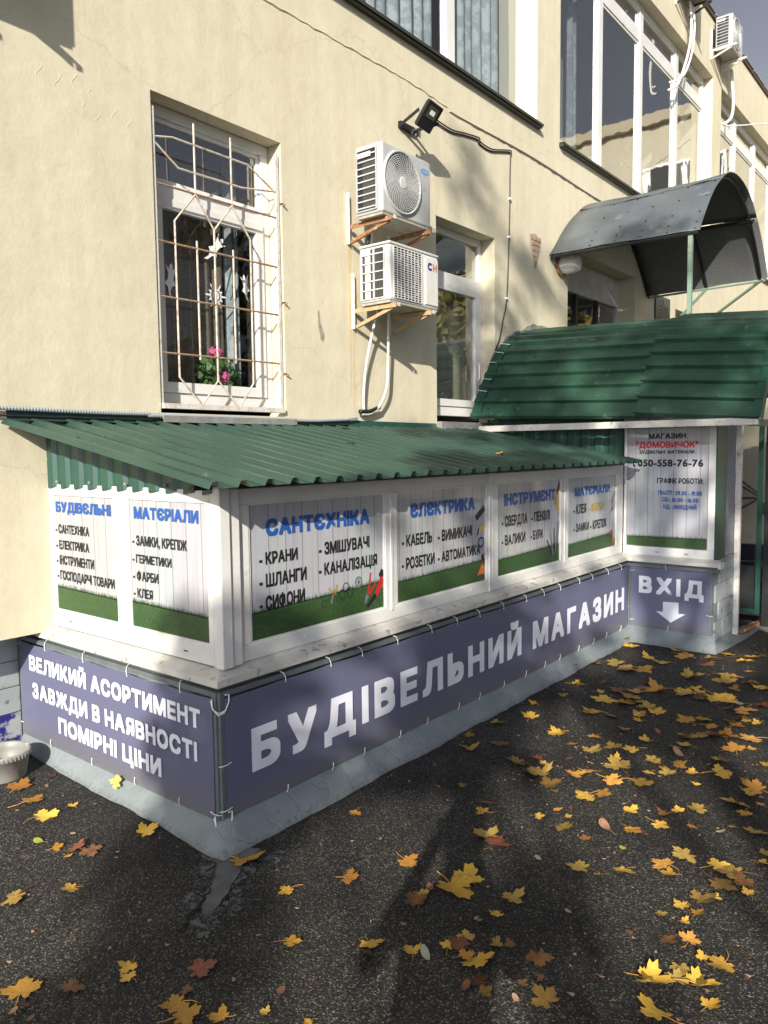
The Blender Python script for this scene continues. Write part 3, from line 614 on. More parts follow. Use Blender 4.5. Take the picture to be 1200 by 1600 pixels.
# ---- recessed entrance under the grey canopy
y = W + .25; pl = PL('F', y); b = MB(); frame_rect(b, pl, 9.275, 11.545, .9, 4.365, .07, .07)
ent = b.build('entrance_door', 'pvc_dirty', bld)
pbox(MB(), pl, 9.345, 11.475, 3.95, 4.295, -.06, .01).build('lintel_panel', 'pvc_dirty', ent)
for a, c in ((9.345, 10.05), (10.11, 10.75), (10.81, 11.475)):
    MB().quad(pl(a, .97, -.03), pl(c, .97, -.03), pl(c, 3.95, -.03), pl(a, 3.95, -.03)).build('pane', 'glass2', ent)
for a in (10.05, 10.75): pbox(MB(), pl, a, a + .06, .97, 3.95, -.05, .0).build('mullion', 'blackpaint', ent)
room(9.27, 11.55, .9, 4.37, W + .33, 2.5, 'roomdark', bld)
# small barred window beside the plaque
y = W + .15; pl = PL('F', y); b = MB(); frame_rect(b, pl, 13.365, 14.495, 3.1, 4.145, .07, .06); ws = b.build('window', 'pvc', bld)
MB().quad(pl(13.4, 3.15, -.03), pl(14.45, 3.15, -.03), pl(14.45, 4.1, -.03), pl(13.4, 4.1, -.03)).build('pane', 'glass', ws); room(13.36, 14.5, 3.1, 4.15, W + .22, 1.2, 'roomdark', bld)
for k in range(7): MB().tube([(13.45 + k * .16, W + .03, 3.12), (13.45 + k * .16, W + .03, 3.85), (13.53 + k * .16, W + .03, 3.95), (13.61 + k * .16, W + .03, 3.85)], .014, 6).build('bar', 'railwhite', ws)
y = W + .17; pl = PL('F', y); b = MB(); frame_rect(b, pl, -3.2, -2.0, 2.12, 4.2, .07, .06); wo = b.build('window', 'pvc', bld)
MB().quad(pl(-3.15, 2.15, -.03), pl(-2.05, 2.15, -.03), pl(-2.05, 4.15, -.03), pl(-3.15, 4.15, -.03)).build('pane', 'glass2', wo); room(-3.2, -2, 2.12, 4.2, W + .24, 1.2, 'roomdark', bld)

# ---- plaque
pq = MB().box(12.36, 13.02, W - .03, W - .002, 3.62, 4.25).build('wall_plaque', 'plaque', bevel=.004)
tag(pq, 'dark green glass plaque with small dark lettering beside the recessed entrance', 'plaque')
PQ = PL('F', W - .032)
random.seed(2); pb = MB()
for z, a, c, h in ((4.07, 12.47, 12.91, .02), (4.02, 12.5, 12.88, .02), (3.965, 12.53, 12.85, .022), (3.88, 12.48, 12.9, .05), (3.82, 12.46, 12.9, .018), (3.78, 12.5, 12.88, .018)):      # lettering too small to read
    x = a
    while x < c: x2 = x + random.uniform(.02, .045); pb.poly([PQ(x, z, .001), PQ(x2, z, .001), PQ(x2, z + h, .001), PQ(x, z + h, .001)]); x = x2 + .008
pb.build('lettering', 'plaquetxt', pq)
MB().poly([PQ(12.68, 4.13, .001), PQ(12.70, 4.13, .001), PQ(12.70, 4.22, .001), PQ(12.69, 4.235, .001), PQ(12.68, 4.22, .001)]).build('emblem', 'plaquetxt', pq)

# ---- objects standing in the upper window
t = thing('bottle', (10.75, W + .36, 5.63), 'teal plastic bottle standing on the upper window ledge', 'bottle')
MB().lathe([(.0, 0), (.075, 0), (.08, .02), (.08, .2), (.06, .25), (.03, .28)], (10.75, W + .36, 5.63)).build('body', 'teal', t, smooth=True)
MB().lathe([(.035, .28), (.035, .36), (0, .36)], (10.75, W + .36, 5.63)).build('cap', 'pvc', t)
t = thing('wooden_box', (11.1, W + .45, 5.63), 'tall brown wooden box behind the teal bottle in the upper window', 'box'); MB().box(10.98, 11.22, W + .36, W + .56, 5.63, 6.05).build('body', 'wood', t, bevel=.01); MB().box(10.97, 11.23, W + .35, W + .57, 6.051, 6.08).build('lid', 'wood', t)
def potted(name, c, rp, hp, label, nleaf, spread, hh, potmt, seed, flowers=0, lr=.05):
    random.seed(seed); c = Vector(c); t = thing(name, c, label, 'plant')
    MB().lathe([(0, 0), (rp * .7, 0), (rp, hp), (rp * 1.08, hp), (rp * 1.08, hp * .88), (rp * .95, hp * .9), (0, hp * .88)], c, n=20).build('pot', potmt, t, smooth=True)
    st = MB(); lf = MB()
    for k in range(nleaf):
        a = random.uniform(0, 2 * pi); r = spread * random.random() ** .6; h = hp + hh * random.uniform(.15, 1) * (1 - .4 * r / spread)
        p = c + Vector((r * cos(a), r * sin(a) * .6, h))
        if k % 4 == 0: st.tube([c + Vector((0, 0, hp * .85)), c.lerp(p, .5) + Vector((0, 0, hh * .25)), p], .004, 5)
        nrm = Vector((random.uniform(-1, 1), random.uniform(-1.6, 0), random.uniform(.1, 1))).normalized(); u = nrm.orthogonal().normalized(); v = nrm.cross(u); s_ = lr * random.uniform(.6, 1.2)
        lf.poly([p + (u * cos(q * pi / 4) + v * sin(q * pi / 4)) * s_ * (1 if q % 2 else .82) + nrm * (.15 * s_ if q % 2 else 0) for q in range(8)])
    st.build('stem', 'plant', t); lf.build('foliage', 'plant', t)
    for k, (dx, dz, r) in enumerate([(-.09, .34, .055), (-.015, .17, .045)][:flowers]):
        pc = c + Vector((dx, -.07, hp + dz - .08)); fb = MB(); st2 = MB().tube([c + Vector((0, 0, hp)), pc], .003, 5)
        for q in range(60):
            d = Vector((random.gauss(0, 1), random.gauss(0, 1), random.gauss(0, 1))).normalized(); p = pc + d * r * .85; u = d.orthogonal().normalized(); v = d.cross(u)
            fb.poly([p + (u * cos(j * 2 * pi / 5) + v * sin(j * 2 * pi / 5)) * r * .36 + d * random.uniform(0, .008) for j in range(5)])
        f = fb.build('flower', 'petal', t); st2.build('stalk', 'plant', f)
    return t
potted('potted_plant', (12.35, W + .42, 5.7), .2, .5, 'houseplant with dark leaves in a tall brown woven pot in the upper window', 40, .22, .55, 'potbrown', 3, lr=.07)
potted('potted_geranium', (3.86, W + .285, 2.21), .085, .12, 'pink flowering geranium in a white pot behind the barred window', 110, .2, .32, 'potwhite', 5, 2, lr=.034)
potted('potted_violet', (3.36, W + .28, 2.21), .06, .09, 'small dim houseplant at the left end of the barred window ledge', 30, .08, .1, 'potwhite', 6, 0, lr=.022)

# ============================================================ AIR CONDITIONERS
def bracket_pair(name, xa, xb, ztop, zarm, zlow, ytip, armmt, label, railtop=.28, steep=.0):
    t = thing(name, ((xa + xb) / 2, W, zarm), label, 'bracket')
    for x, lab in ((xa, 0), (xb, 1)):
        top = ztop if lab == 0 else zarm + .02
        MB().box(x - .018, x + .018, W - .006, W - .0005, zlow - .02, top).box(x - .018, x - .013, W - .035, W - .006, zlow - .02, top).build('rail', 'railwhite', t)
        b = MB(); b.box(x - .016, x + .016, ytip, W - .036, zarm - .004, zarm).box(x - .016, x - .011, ytip, W - .036, zarm - .036, zarm - .0045); b.build('arm', armmt, t)
        b = MB(); b.bar((x + .012, W - .03, zlow), (x + .012, ytip + .05, zarm - .03), .022, .028); b.build('brace', armmt, t)
        MB().poly([(x - .017, ytip - .012, zarm + .002), (x + .024, ytip - .012, zarm + .002), (x + .024, ytip + .06, zarm + .002), (x - .017, ytip + .06, zarm + .002)]).box(x - .014, x + .024, ytip - .014, ytip - .01, zarm - .03, zarm).build('end_plate', 'railwhite', t)
        b = MB().lathe([(0, 0), (.006, 0), (.006, .06), (0, .06)], (x + .005, ytip + .06, zarm - .02), n=8); b.build('bolt', 'rust', t)
    return t
def ac_round(x0, x1, y0, y1, z0, z1, label):
    t = thing('air_conditioner', (x0, y0, z0), label, 'air conditioner')
    MB().box(x0, x1, y0, y1, z0 + .02, z1).build('casing', 'acwhite', t, bevel=.014)
    MB().box(x0 + .01, x1 - .01, y0 + .01, y1 - .01, z0, z0 + .0195).build('base_pan', 'acbottom', t)
    b = MB(); b.box(x0 + .012, x1, y0 + .05, y1, z1 + .0005, z1 + .006); b.build('top_cover', 'acwhite', t, bevel=.002)
    cx = x0 + .255; cz = (z0 + z1) / 2 + .012; R0 = .238; c = (cx, y0, cz)
    MB().lathe([(0, .0012), (R0, .0012)], c, 'y', 48).build('fan_shade_disc', 'dark', t)  # dark disc on the closed casing, recess shade put into its colour
    MB().lathe([(R0 - .004, .001), (R0 - .002, .018), (R0 + .012, .02), (R0 + .02, .0005)], c, 'y', 64).build('fan_ring', 'acwhite', t, smooth=True)
    fb = MB()
    for k in range(3):
        rows = []
        for i in range(9):
            r = .04 + (R0 - .06) * i / 8; a0 = k * 2 * pi / 3 + .35 * i / 8; rows.append([(cx + r * cos(a0 + j * .145), y0 - .002 - .004 * j / 7, cz + r * sin(a0 + j * .145)) for j in range(8)])
        fb.sheet(rows)
    fb.build('fan_blades', mat('fan_blade_plastic', (.16, .165, .165), .5), t, smooth=True)
    g = MB()
    for k in range(11): g.lathe([(.0615 + k * .0155, .0125), (.0642 + k * .0155, .0155), (.0675 + k * .0155, .0125)], c, 'y', 48)
    for k in range(36):
        a = k * 2 * pi / 36; L = []
        for i in range(7):
            r = .05 + (R0 - .052) * i / 6; q = a + .55 * (i / 6) ** 1.3; L.append((cx + r * cos(q), y0 - .0135, cz + r * sin(q)))
        for i in range(6): g.bar(L[i], L[i + 1], .0028)
    g.build('fan_grille', 'acwhite', t)
    MB().lathe([(0, .021), (.045, .019), (.052, .012)], c, 'y', 28).build('fan_hub', 'acgrey', t)
    # louvred side
    s = PL('L', x0); ya, yb = y0 + .055, y1 - .018
    b = MB(); b.quad(s(-yb, z0 + .05, .0012), s(-ya, z0 + .05, .0012), s(-ya, z1 - .035, .0012), s(-yb, z1 - .035, .0012)); b.build('side_dark_panel', 'dark', t)  # dark panel proud of the closed casing, coloured as the shade behind the louvres
    q = (yb - ya); b = MB(); frame_rect(b, s, -yb, -ya, z0 + .045, z1 - .03, .011, .012, .013); b.build('side_frame', 'acwhite', t, bevel=.002)
    MB().box(x0 - .004, x0 - .0015, ya + .012, ya + .7 * q, z0 + .06, z1 - .12).build('condenser_coil', 'fin', t)
    n = 9
    for k in range(n):
        z = z0 + .075 + k * (z1 - z0 - .15) / (n - 1); pbox(MB(), s, -yb + .011, -ya - .011, z - .006, z + .005, .002, .012).build('louvre', 'acwhite', t)
    pbox(MB(), s, -yb + .07 * q, -ya - .3 * q, z1 - .095, z1 - .055, .002, .010).build('side_handle', 'acgrey', t)
    # badge
    P = PL('F', y0); cxb = x1 - .085; czb = z1 - .10
    bd = MB().poly([P(cxb + .062 * cos(2 * pi * k / 24), czb + .026 * sin(2 * pi * k / 24), .0015) for k in range(24)]).build('badge', 'badgeblue', t)
    lettering(P, 'SAMSUNG', cxb - .047, cxb + .047, czb - .008, czb + .008, mat('badge_letters', (.4, .5, .62), .5), bd, .02, .0025)
    return t
AC1_ = (4.975, 5.64, 3.995, 4.285, 3.755, 4.325)
ac1 = ac_round(*AC1_, 'weathered air conditioner with round fan grille and blue oval badge, above the white slotted one')
br1 = bracket_pair('bracket', 5.05, 5.60, 4.02, 3.75, 3.615, 3.95, 'rust', 'rust brown steel wall bracket under the round grilled air conditioner')
# second unit: slotted front
x0, x1, y0, y1, z0, z1 = 5.055, 5.75, 3.995, 4.32, 3.065, 3.56
ac2 = thing('air_conditioner', (x0, y0, z0), 'newer white air conditioner with slotted rectangular grille, lower of the pair on the wall', 'air conditioner')
MB().box(x0, x1, y0, y1, z0 + .02, z1 - .022).build('casing', 'acnew', ac2, bevel=.018)
MB().box(x0 - .004, x1 + .004, y0 - .004, y1, z1 - .0215, z1).build('top_cover', 'acnew', ac2, bevel=.008)
MB().box(x0 + .01, x1 - .01, y0 + .01, y1 - .01, z0, z0 + .0195).build('base_pan', 'acbottom', ac2)
P = PL('F', y0); ga, gb_ = x0 + .05, x0 + .435
MB().quad(P(ga, z0 + .045, .0012), P(gb_, z0 + .045, .0012), P(gb_, z1 - .04, .0012), P(ga, z1 - .04, .0012)).build('grille_shade_panel', 'dark', ac2)  # no real recess: shade behind the slots painted as a dark panel
g = MB(); frame_rect(g, P, ga - .004, gb_ + .004, z0 + .041, z1 - .036, .006, .006, .008)
for k in range(1, 8): pbox(g, P, ga + k * (gb_ - ga) / 8 - .002, ga + k * (gb_ - ga) / 8 + .002, z0 + .046, z1 - .041, .0015, .007)
n = 22
for k in range(1, n):
    z = z0 + .046 + k * (z1 - z0 - .087) / n
    g.quad(P(ga, z - .0035, .0075), P(gb_, z - .0035, .0075), P(gb_, z + .0032, .0072), P(ga, z + .0032, .0072))
g.build('front_grille', 'acnew', ac2)
MB().lathe([(.17, .002), (.174, .004), (.178, .002)], (x0 + .27, y0, z0 + .25), 'y', 40).lathe([(.09, .002), (.094, .004), (.098, .002)], (x0 + .27, y0, z0 + .25), 'y', 40).build('fan_guard', 'acgrey', ac2)
pn = pbox(MB(), P, x1 - .205, x1 - .018, z0 + .045, z1 - .05, .0, .010).build('service_panel', 'acnew', ac2, bevel=.006)
lettering(P, 'C', x1 - .175, x1 - .115, z1 - .155, z1 - .085, 'navy', pn, .06, .0115); lettering(P, 'H', x1 - .10, x1 - .04, z1 - .155, z1 - .085, 'salmon', pn, .05, .0115)
s = PL('L', x0); ya, yb = y0 + .055, y1 - .02; q = yb - ya
for j in range(6):
    za = z0 + .05 + j * .073
    if j == 5: za += .002
    for ua, ub in ((-yb + .012, -yb + .04), (-yb + .10, -yb + .13), (-yb + .145, -ya - .008)):
        if j == 5 and ua < -yb + .05: continue
        MB().quad(s(ua, za, .0012), s(ub, za, .0012), s(ub, za + (.06 if j < 5 else .035), .0012), s(ua, za + (.06 if j < 5 else .035), .0012)).build('side_dark_panel', 'fin', ac2)  # dark fin coloured panels laid on the closed casing
b = MB()
for j in range(7):
    z = z0 + .045 + j * .0725; pbox(b, s, -yb, -ya, z - .004, z + .004, .001, .009)
for u in (-yb, -yb + .138, -ya): pbox(b, s, u - .005, u + .005, z0 + .04, z1 - .05, .001, .010)
b.build('side_lattice', 'acnew', ac2)
br2 = bracket_pair('bracket', 5.10, 5.60, 3.36, 3.06, 2.91, 3.955, 'rustbeige', 'beige painted rusting wall bracket under the white slotted air conditioner')
def hose(name, pts, r, mt, label, cat, n=8, sub=6):
    P_ = [Vector(p) for p in pts]; out = []
    for i in range(len(P_) - 1):
        p0 = P_[max(i - 1, 0)]; p1 = P_[i]; p2 = P_[i + 1]; p3 = P_[min(i + 2, len(P_) - 1)]
        for k in range(sub):
            t = k / sub; out.append(.5 * ((2 * p1) + (-p0 + p2) * t + (2 * p0 - 5 * p1 + 4 * p2 - p3) * t * t + (-p0 + 3 * p1 - 3 * p2 + p3) * t ** 3))
    out.append(P_[-1]); o = MB().tube(out, r, n).build(name, mt, smooth=True)
    return tag(o, label, cat)
hose('refrigerant_pipe', [(5.27, W - .16, 3.10), (5.25, W - .10, 2.9), (5.20, W - .06, 2.6), (5.17, W - .05, 2.35), (5.18, W - .04, 2.2)], .012, 'hose', 'white insulated pipe dropping from the lower air conditioner, left of the two', 'pipe')
hose('refrigerant_pipe', [(5.43, W - .14, 3.10), (5.44, W - .12, 2.9), (5.45, W - .10, 2.6), (5.44, W - .09, 2.4), (5.36, W - .07, 2.24), (5.25, W - .05, 2.17), (5.15, W - .045, 2.165)], .013, 'hose', 'white insulated pipe looping below the lower air conditioner, right of the two', 'pipe')
hose('pipe_wrapping', [(5.37, W - .06, 2.23), (5.25, W - .05, 2.19), (5.12, W - .045, 2.185)], .02, 'black', 'black tape wrapped lump where the white pipes meet the wall conduit', 'tape')
hose('refrigerant_pipe', [(5.25, W - .1, 3.74), (5.26, W - .08, 3.62), (5.25, W - .08, 3.5)], .016, 'hose', 'short white pipe between the upper and lower air conditioners', 'pipe')
hose('drain_pipe', [(5.2, W - .12, 3.74), (5.19, W - .10, 3.6), (5.2, W - .1, 3.5)], .016, 'black', 'short black pipe between the upper and lower air conditioners', 'pipe')
# conduit along the wall above the kiosk roof
b = MB(); pts = []; rr = []
for i in range(420):
    x = 1.2 + i * (3.9 / 420); pts.append((x, W - .035, 2.11 + .004 * sin(x * 4) - .012 * (x > 3) + (.035 * max(0, x - 4.6) if x > 4.6 else 0) + (.1 * max(0, (x - 4.95)) if x > 4.95 else 0))); rr.append(.014 if i % 2 else .0115)
tag(b.tube(pts, rr, 8).build('conduit', 'conduit'), 'grey corrugated conduit running along the wall above the kiosk roof', 'conduit')
tag(MB().tube([(1.2, W - .02, 2.075), (3.2, W - .02, 2.07), (4.3, W - .022, 2.065), (5.0, W - .02, 2.07)], .006, 6).build('cable', 'cable'), 'thin dark cable under the grey conduit along the wall', 'cable')
# upper row units (high on the parapet), and the one just outside the frame whose shadow falls top left
acu = copy_tree(ac1, (15.08, 4.10, 8.93)); tag(acu, 'weathered air conditioner high against the sky at the right end of the roofline')
bru = bracket_pair('bracket', 14.98, 15.62, 9.28, 8.92, 8.78, 4.0, 'railwhite', 'white rusting bracket holding the air conditioner high on the parapet')
acv = copy_tree(ac1, (13.1, 4.08, 9.12)); tag(acv, 'air conditioner on the parapet mostly cut off by the top edge of the photo')
brv = bracket_pair('bracket', 13.08, 13.65, 9.45, 9.10, 8.93, 4.0, 'blackpaint', 'dark bracket at the top edge of the photo under a cut off air conditioner')
acl = copy_tree(ac1, (1.13, 3.985, 4.66)); tag(acl, 'air conditioner on the wall just left of the view, only its shadow reaches the plaster')
brl = bracket_pair('bracket', 1.2, 1.68, 4.95, 4.655, 4.53, 3.93, 'rust', 'bracket on the wall just left of the view')
hose('refrigerant_pipe', [(13.5, W - .1, 9.1), (13.52, W - .12, 8.8), (13.5, W - .12, 8.5), (13.35, W - .1, 8.1), (13.2, W - .02, 7.72), (13.1, W + .1, 7.62)], .022, 'hose', 'pale pipe hanging from the parapet across the second mullion from the right', 'pipe')
hose('refrigerant_pipe', [(13.6, W - .1, 9.1), (13.62, W - .14, 8.8), (13.56, W - .14, 8.4), (13.4, W - .12, 8.05), (13.3, W - .05, 7.85), (13.1, W + .08, 7.74)], .018, 'hose', 'thinner pale pipe beside the one hanging across the upper window mullion', 'pipe')
hose('refrigerant_pipe', [(15.95, W - .1, 8.9), (15.97, W - .12, 8.6), (16.05, W - .12, 8.3), (16.0, W - .1, 8.05), (15.7, W - .06, 7.85)], .03, 'hose', 'white pipe below the highest air conditioner bending to the pilaster', 'pipe')
hose('overhead_wire', [(15.66, W - .03, 7.86), (16.5, 3.9, 7.98), (22, .5, 9.3), (32, -6, 12.2)], .012, 'hose', 'thin pale overhead wire leaving the pilaster at upper right', 'wire')
tag(MB().box(14.97, 15.07, W - .04, W - .002, 9.0, 9.28).build('junction_box', 'blackpaint'), 'small dark box on the parapet behind the highest air conditioner', 'box')

# ============================================================ FLOODLIGHT
t = thing('floodlight', (5.87, W, 4.83), 'black square led floodlight tilted on a wall bracket above the air conditioners', 'floodlight')
cF = Vector((5.87, 4.17, 4.835)); nF = Vector((-.30, -.78, -.55)).normalized(); uF = Vector((0, 0, 1)).cross(nF).normalized(); 
uF = (uF * 1).normalized(); vF = nF.cross(uF).normalized()
ang = radians(-18); uF, vF = uF * cos(ang) + vF * sin(ang), vF * cos(ang) - uF * sin(ang)
def fl(u, v, n_): return cF + uF * u + vF * v + nF * n_
def flbox(u0, u1, v0, v1, n0, n1, name, mt, par, bevel=0):
    u0, u1, v0, v1, n0, n1 = [q * .77 for q in (u0, u1, v0, v1, n0, n1)]
    b = MB(); i = 0; b.v = [tuple(fl(u, v, n_)) for n_ in (n0, n1) for v in (v0, v1) for u in (u0, u1)]
    b.f = [(0, 2, 3, 1), (4, 5, 7, 6), (0, 1, 5, 4), (2, 6, 7, 3), (0, 4, 6, 2), (1, 3, 7, 5)]; return b.build(name, mt, par, bevel=bevel)
flbox(-.115, .115, -.155, .155, -.03, .03, 'housing', 'black', t, .01)
flbox(-.085, .085, -.035, .125, .0305, .034, 'rim', 'black', t)
g = flbox(-.07, .07, -.02, .11, .0345, .036, 'lens', 'led', t); flbox(-.035, .035, .02, .07, .0365, .038, 'led_chip', 'globe', g)
for k in range(6): flbox(-.1 + k * .037, -.09 + k * .037, -.13, .13, -.055, -.0305, 'cooling_fin', 'black', t)
for sgn in (-1, 1): MB().bar(fl(sgn * .125, 0, 0), (5.87 + sgn * .10, W - .03, 4.80), .006, .03, up=(0, 0, 1)).build('bracket', 'black', t)
MB().box(5.76, 5.98, W - .034, W - .002, 4.775, 4.83).build('bracket', 'black', t)
MB().tube([fl(-.06, -.155, 0), fl(-.06, -.2, 0)], .022, 12).lathe([(0, 0), (.03, 0), (.03, .05), (0, .05)], fl(-.02, -.2, 0), n=14).build('motion_sensor', 'black', t)
cb = [(5.95, W - .08, 4.86), (6.1, W - .02, 4.98), (6.3, W - .014, 5.0), (6.6, W - .012, 4.99), (6.85, W - .012, 5.03), (7.1, W - .014, 5.06), (7.13, W - .012, 5.03), (7.35, W - .012, 5.02), (7.6, W - .012, 5.08), (7.77, W - .012, 5.12), (7.79, W - .012, 5.08), (7.78, W - .012, 4.9), (7.775, W - .012, 4.5), (7.75, W - .012, 4.0), (7.71, W - .012, 3.5), (7.64, W - .012, 3.3), (7.55, W - .012, 3.05), (7.46, W - .012, 2.93)]
hose('cable', cb, .0075, 'cable', 'dark double cable from the floodlight down the wall to the green awning', 'cable', 6, 5)
hose('cable', [(x + .02, y_ - .004, z + .022) for x, y_, z in cb[1:10]] + [(7.8, W - .014, 5.1)], .007, 'cable', 'second dark cable beside the floodlight cable at the top of its run', 'cable', 6, 5)
for z, x in ((4.62, 7.78), (4.2, 7.762), (3.52, 7.71)):
    tag(MB().box(x - .018, x + .018, W - .026, W - .001, z - .008, z + .01).build('cable_clip', 'zip'), {4.62: 'highest white clip on the vertical cable', 4.2: 'middle white clip on the vertical cable', 3.52: 'lowest white clip on the vertical cable above the green awning'}[z], 'cable clip', 'cable clips')
# opal lamp beside the entrance
t = thing('wall_lamp', (9.08, W, 4.10), 'round opal bulkhead lamp under the grey canopy corner', 'lamp')
MB().lathe([(.14, 0), (.14, .03), (.12, .035), (.11, .001)], (9.06, W - .001, 4.12), 'y', 28).build('base', 'rust', t)
MB().lathe([(.11, .03), (.12, .10), (.118, .2), (.10, .24), (.06, .265), (0, .27)], (9.06, W - .001, 4.12), 'y', 28).build('lamp_shade', 'globe', t, smooth=True)

# ============================================================ GREY CANOPY
t = thing('entrance_canopy', (10.39, W, 4.2), 'curved grey metal canopy with green posts above the recessed entrance', 'canopy')
XC, HWd, ZB, HT = 10.39, 1.635, 4.18, .96
def cp(s_, y, dz=0.):        # s_ in 0..1 across the arch
    a = pi * (1 - s_); c_ = cos(a); h = 1 - c_ * c_
    return (XC + HWd * c_, y, ZB + HT * h + dz + .015 * sin(s_ * 9 + y * 2))
def front(s_): return 2.66 + .06 * s_
n = 40
for k, (sa, sb) in enumerate(((0, .34), (.34, .68), (.68, 1))):
    rows = []
    for j in range(9):
        rows.append([cp(sa + (sb - sa) * i / 16, front(sa + (sb - sa) * i / 16) + (W - .003 - front(sa + (sb - sa) * i / 16)) * j / 8, .004 * (k % 2) + .006 * sin(j * 1.7 + i * .6)) for i in range(17)])
    o = MB().sheet(rows).build('canopy_sheet', 'canopy', t, smooth=True); o.data.materials.append(M['canopy_in'])
    md = o.modifiers.new('solid', 'SOLIDIFY'); md.thickness = .006; md.offset = 0; md.material_offset = 1
    o['k'] = k
for y, kk in ((W - .03, 0), (3.54, 1), (2.95, 2)):
    pts = [cp(i / 30, y if kk < 2 else front(i / 30) + .09, -.026) for i in range(31)]
    MB().tube(pts, .018, 6).build('arch_rib', 'blackpaint', t)
for s_ in (.03, .34, .68, .995):
    MB().tube([cp(s_, W - .02, -.03), cp(s_, front(s_) + .03, -.03)], .017, 6).build('purlin', 'palegreen' if s_ > .9 else 'blackpaint', t)
for k, (sx, sy) in enumerate(((.09, 2.98), (.995, 2.72))):
    p = cp(sx, sy)
    if k == 0: MB().bar((8.80, 2.77, 2.9), (8.79, 2.77, 4.20), .045, .045).build('post', 'palegreen', t)
MB().bar((12.02, 3.54, 4.16), (10.75, 3.54, 3.55), .03, .03).build('brace', 'palegreen', t)
MB().bar((12.0, 2.78, 4.18), (12.9, W - .02, 3.4), .03, .03).build('brace', 'palegreen', t)
b = MB()
for sa in (.04, .1, .16, .24, .32):
    for j in range(5):
        y = front(sa) + .06 + j * .3; p = cp(sa, y, .006); b.lathe([(.012, 0), (.008, .008), (0, .009)], p, n=8)
b.build('screw_heads', 'blackpaint', t, kind='stuff')

# ============================================================ GREEN ARCHED AWNING
t = thing('arched_awning', (8.9, W, 2.1), 'green corrugated arched awning over the shop stairway', 'awning')
prof = [(6.985, 2.17), (7.163, 2.474), (7.497, 2.877), (7.779, 3.06), (8.151, 3.18), (8.631, 3.26), (8.95, 3.27), (9.3, 3.25), (9.75, 3.17), (10.1, 3.05), (10.4, 2.86), (10.72, 2.48), (10.9, 2.17)]
def catmull(P_, sub=14):
    out = []
    for i in range(len(P_) - 1):
        p0, p1, p2, p3 = [Vector(P_[max(0, min(len(P_) - 1, i + d))]) for d in (-1, 0, 1, 2)]
        for k in range(sub):
            q = k / sub; out.append(.5 * ((2 * p1) + (-p0 + p2) * q + (2 * p0 - 5 * p1 + 4 * p2 - p3) * q * q + (-p0 + 3 * p1 - 3 * p2 + p3) * q ** 3))
    out.append(Vector(P_[-1])); return out
cu = catmull(prof); L = [0]
for i in range(1, len(cu)): L.append(L[-1] + (cu[i] - cu[i - 1]).length)
def at_len(q):
    q = max(0, min(L[-1] - 1e-6, q))
    for i in range(len(L) - 1):
        if q <= L[i + 1]: break
    f = (q - L[i]) / (L[i + 1] - L[i]); p = cu[i].lerp(cu[i + 1], f); d = (cu[i + 1] - cu[i]).normalized(); return p, Vector((-d.y, d.x))
pitch = .175
def corr(q, sc_=1.0):       # flat pan with narrow raised rib
    f = (q / pitch) % 1
    return .034 * max(0, min(1, min((f - .0) / .07, (.34 - f) / .07))) if f < .34 else 0.
qs = []; q = 0
while q < L[-1]:
    for f in (0, .07, .27, .34, .65): qs.append(q + f * pitch)
    q += pitch
qs = [q for q in qs if q < L[-1]] + [L[-1]]
def aw(q, y, off=0.):
    p, nn = at_len(q); k = (W - y) / (W - 1.65); p = p + nn * (corr(q) + off); return (p.x, y, p.y - .10 * k)
for a, c, off in ((W - .0, 2.66, 0), (2.68, 1.62, .0012)):
    rows = [[aw(q, a + (c - a) * j / 6, off + .0012 * sin(q * 3)) for q in qs] for j in range(7)]
    MB().sheet(rows).build('roof_sheet', 'awning', t, solid=.003)
# street-end and wall-end trims
for y0_, y1_, nm in ((1.665, 1.60, 'edge_trim'), (W - .001, W - .11, 'edge_trim')):
    rows = [[aw(q, y, .022) for q in qs] for y in (y0_, y1_)]
    b = MB()
    pl_ = [at_len(q) for q in [i * L[-1] / 60 for i in range(61)]]
    def pp(i, y, o): p, nn = pl_[i]; p = p + nn * o; return (p.x, y, p.y - .10 * (W - y) / (W - 1.65))
    b.sheet([[pp(i, y0_, .021) for i in range(61)], [pp(i, y1_, .021) for i in range(61)], [pp(i, y1_, -.06 if y1_ < 2 else .0) for i in range(61)]])
    b.build(nm, 'darkgreen', t, solid=.002)
random.seed(31)
rows = []
b = MB()
pp_in = [pp(i, W - .004, .012) for i in range(8, 40)]; pp_out = [pp(i, W - .004, .05 + random.uniform(-.012, .02) + .03 * (i > 20) * (i < 26)) for i in range(8, 40)]; pp_low = [pp(i, W - .05, .022) for i in range(8, 40)]
b.sheet([pp_out, pp_in, pp_low]).build('cement_seal', 'oldconcrete', t)
for i in (4, 6, 9, 11, 13): 
    p = pp(i, W - .11, .024); MB().bar(p, (p[0] - .05, p[1] + .09, p[2] + .012), .007, .004).build('rivet_strip', 'zip', t)
MB().box(6.975, 7.01, 1.62, W - .1, 2.025, 2.085).build('fascia', 'pvc_dirty', t)
t.children[-1].rotation_euler = (0, 0, 0)
# fascia follows the fall of the awning
fo = t.children[-1]
for v in fo.data.vertices:
    wy = v.co.y + W
    v.co.z += .10 * (wy - 1.65) / (W - 1.65) * 1.0 - .005
b = MB(); random.seed(17)
for k in range(46):
    q = (int(random.random() * 9) + .65) * pitch; y = 1.7 + int(random.random() * 9) * .32; p = aw(q, y, .004); b.lathe([(.012, 0), (.007, .008), (0, .009)], p, n=8)
b.build('screw_heads', 'green', t, kind='stuff')
for x in (7.02, 10.86): MB().bar((x, 1.68, 0.0), (x, 1.68, 2.06), .05, .05).build('post', 'darkgreen', t) if x > 8 else None
MB().bar((7.04, 1.7, 2.05), (10.86, 1.7, 2.05), .04, .06).build('tie_beam', 'darkgreen', t)
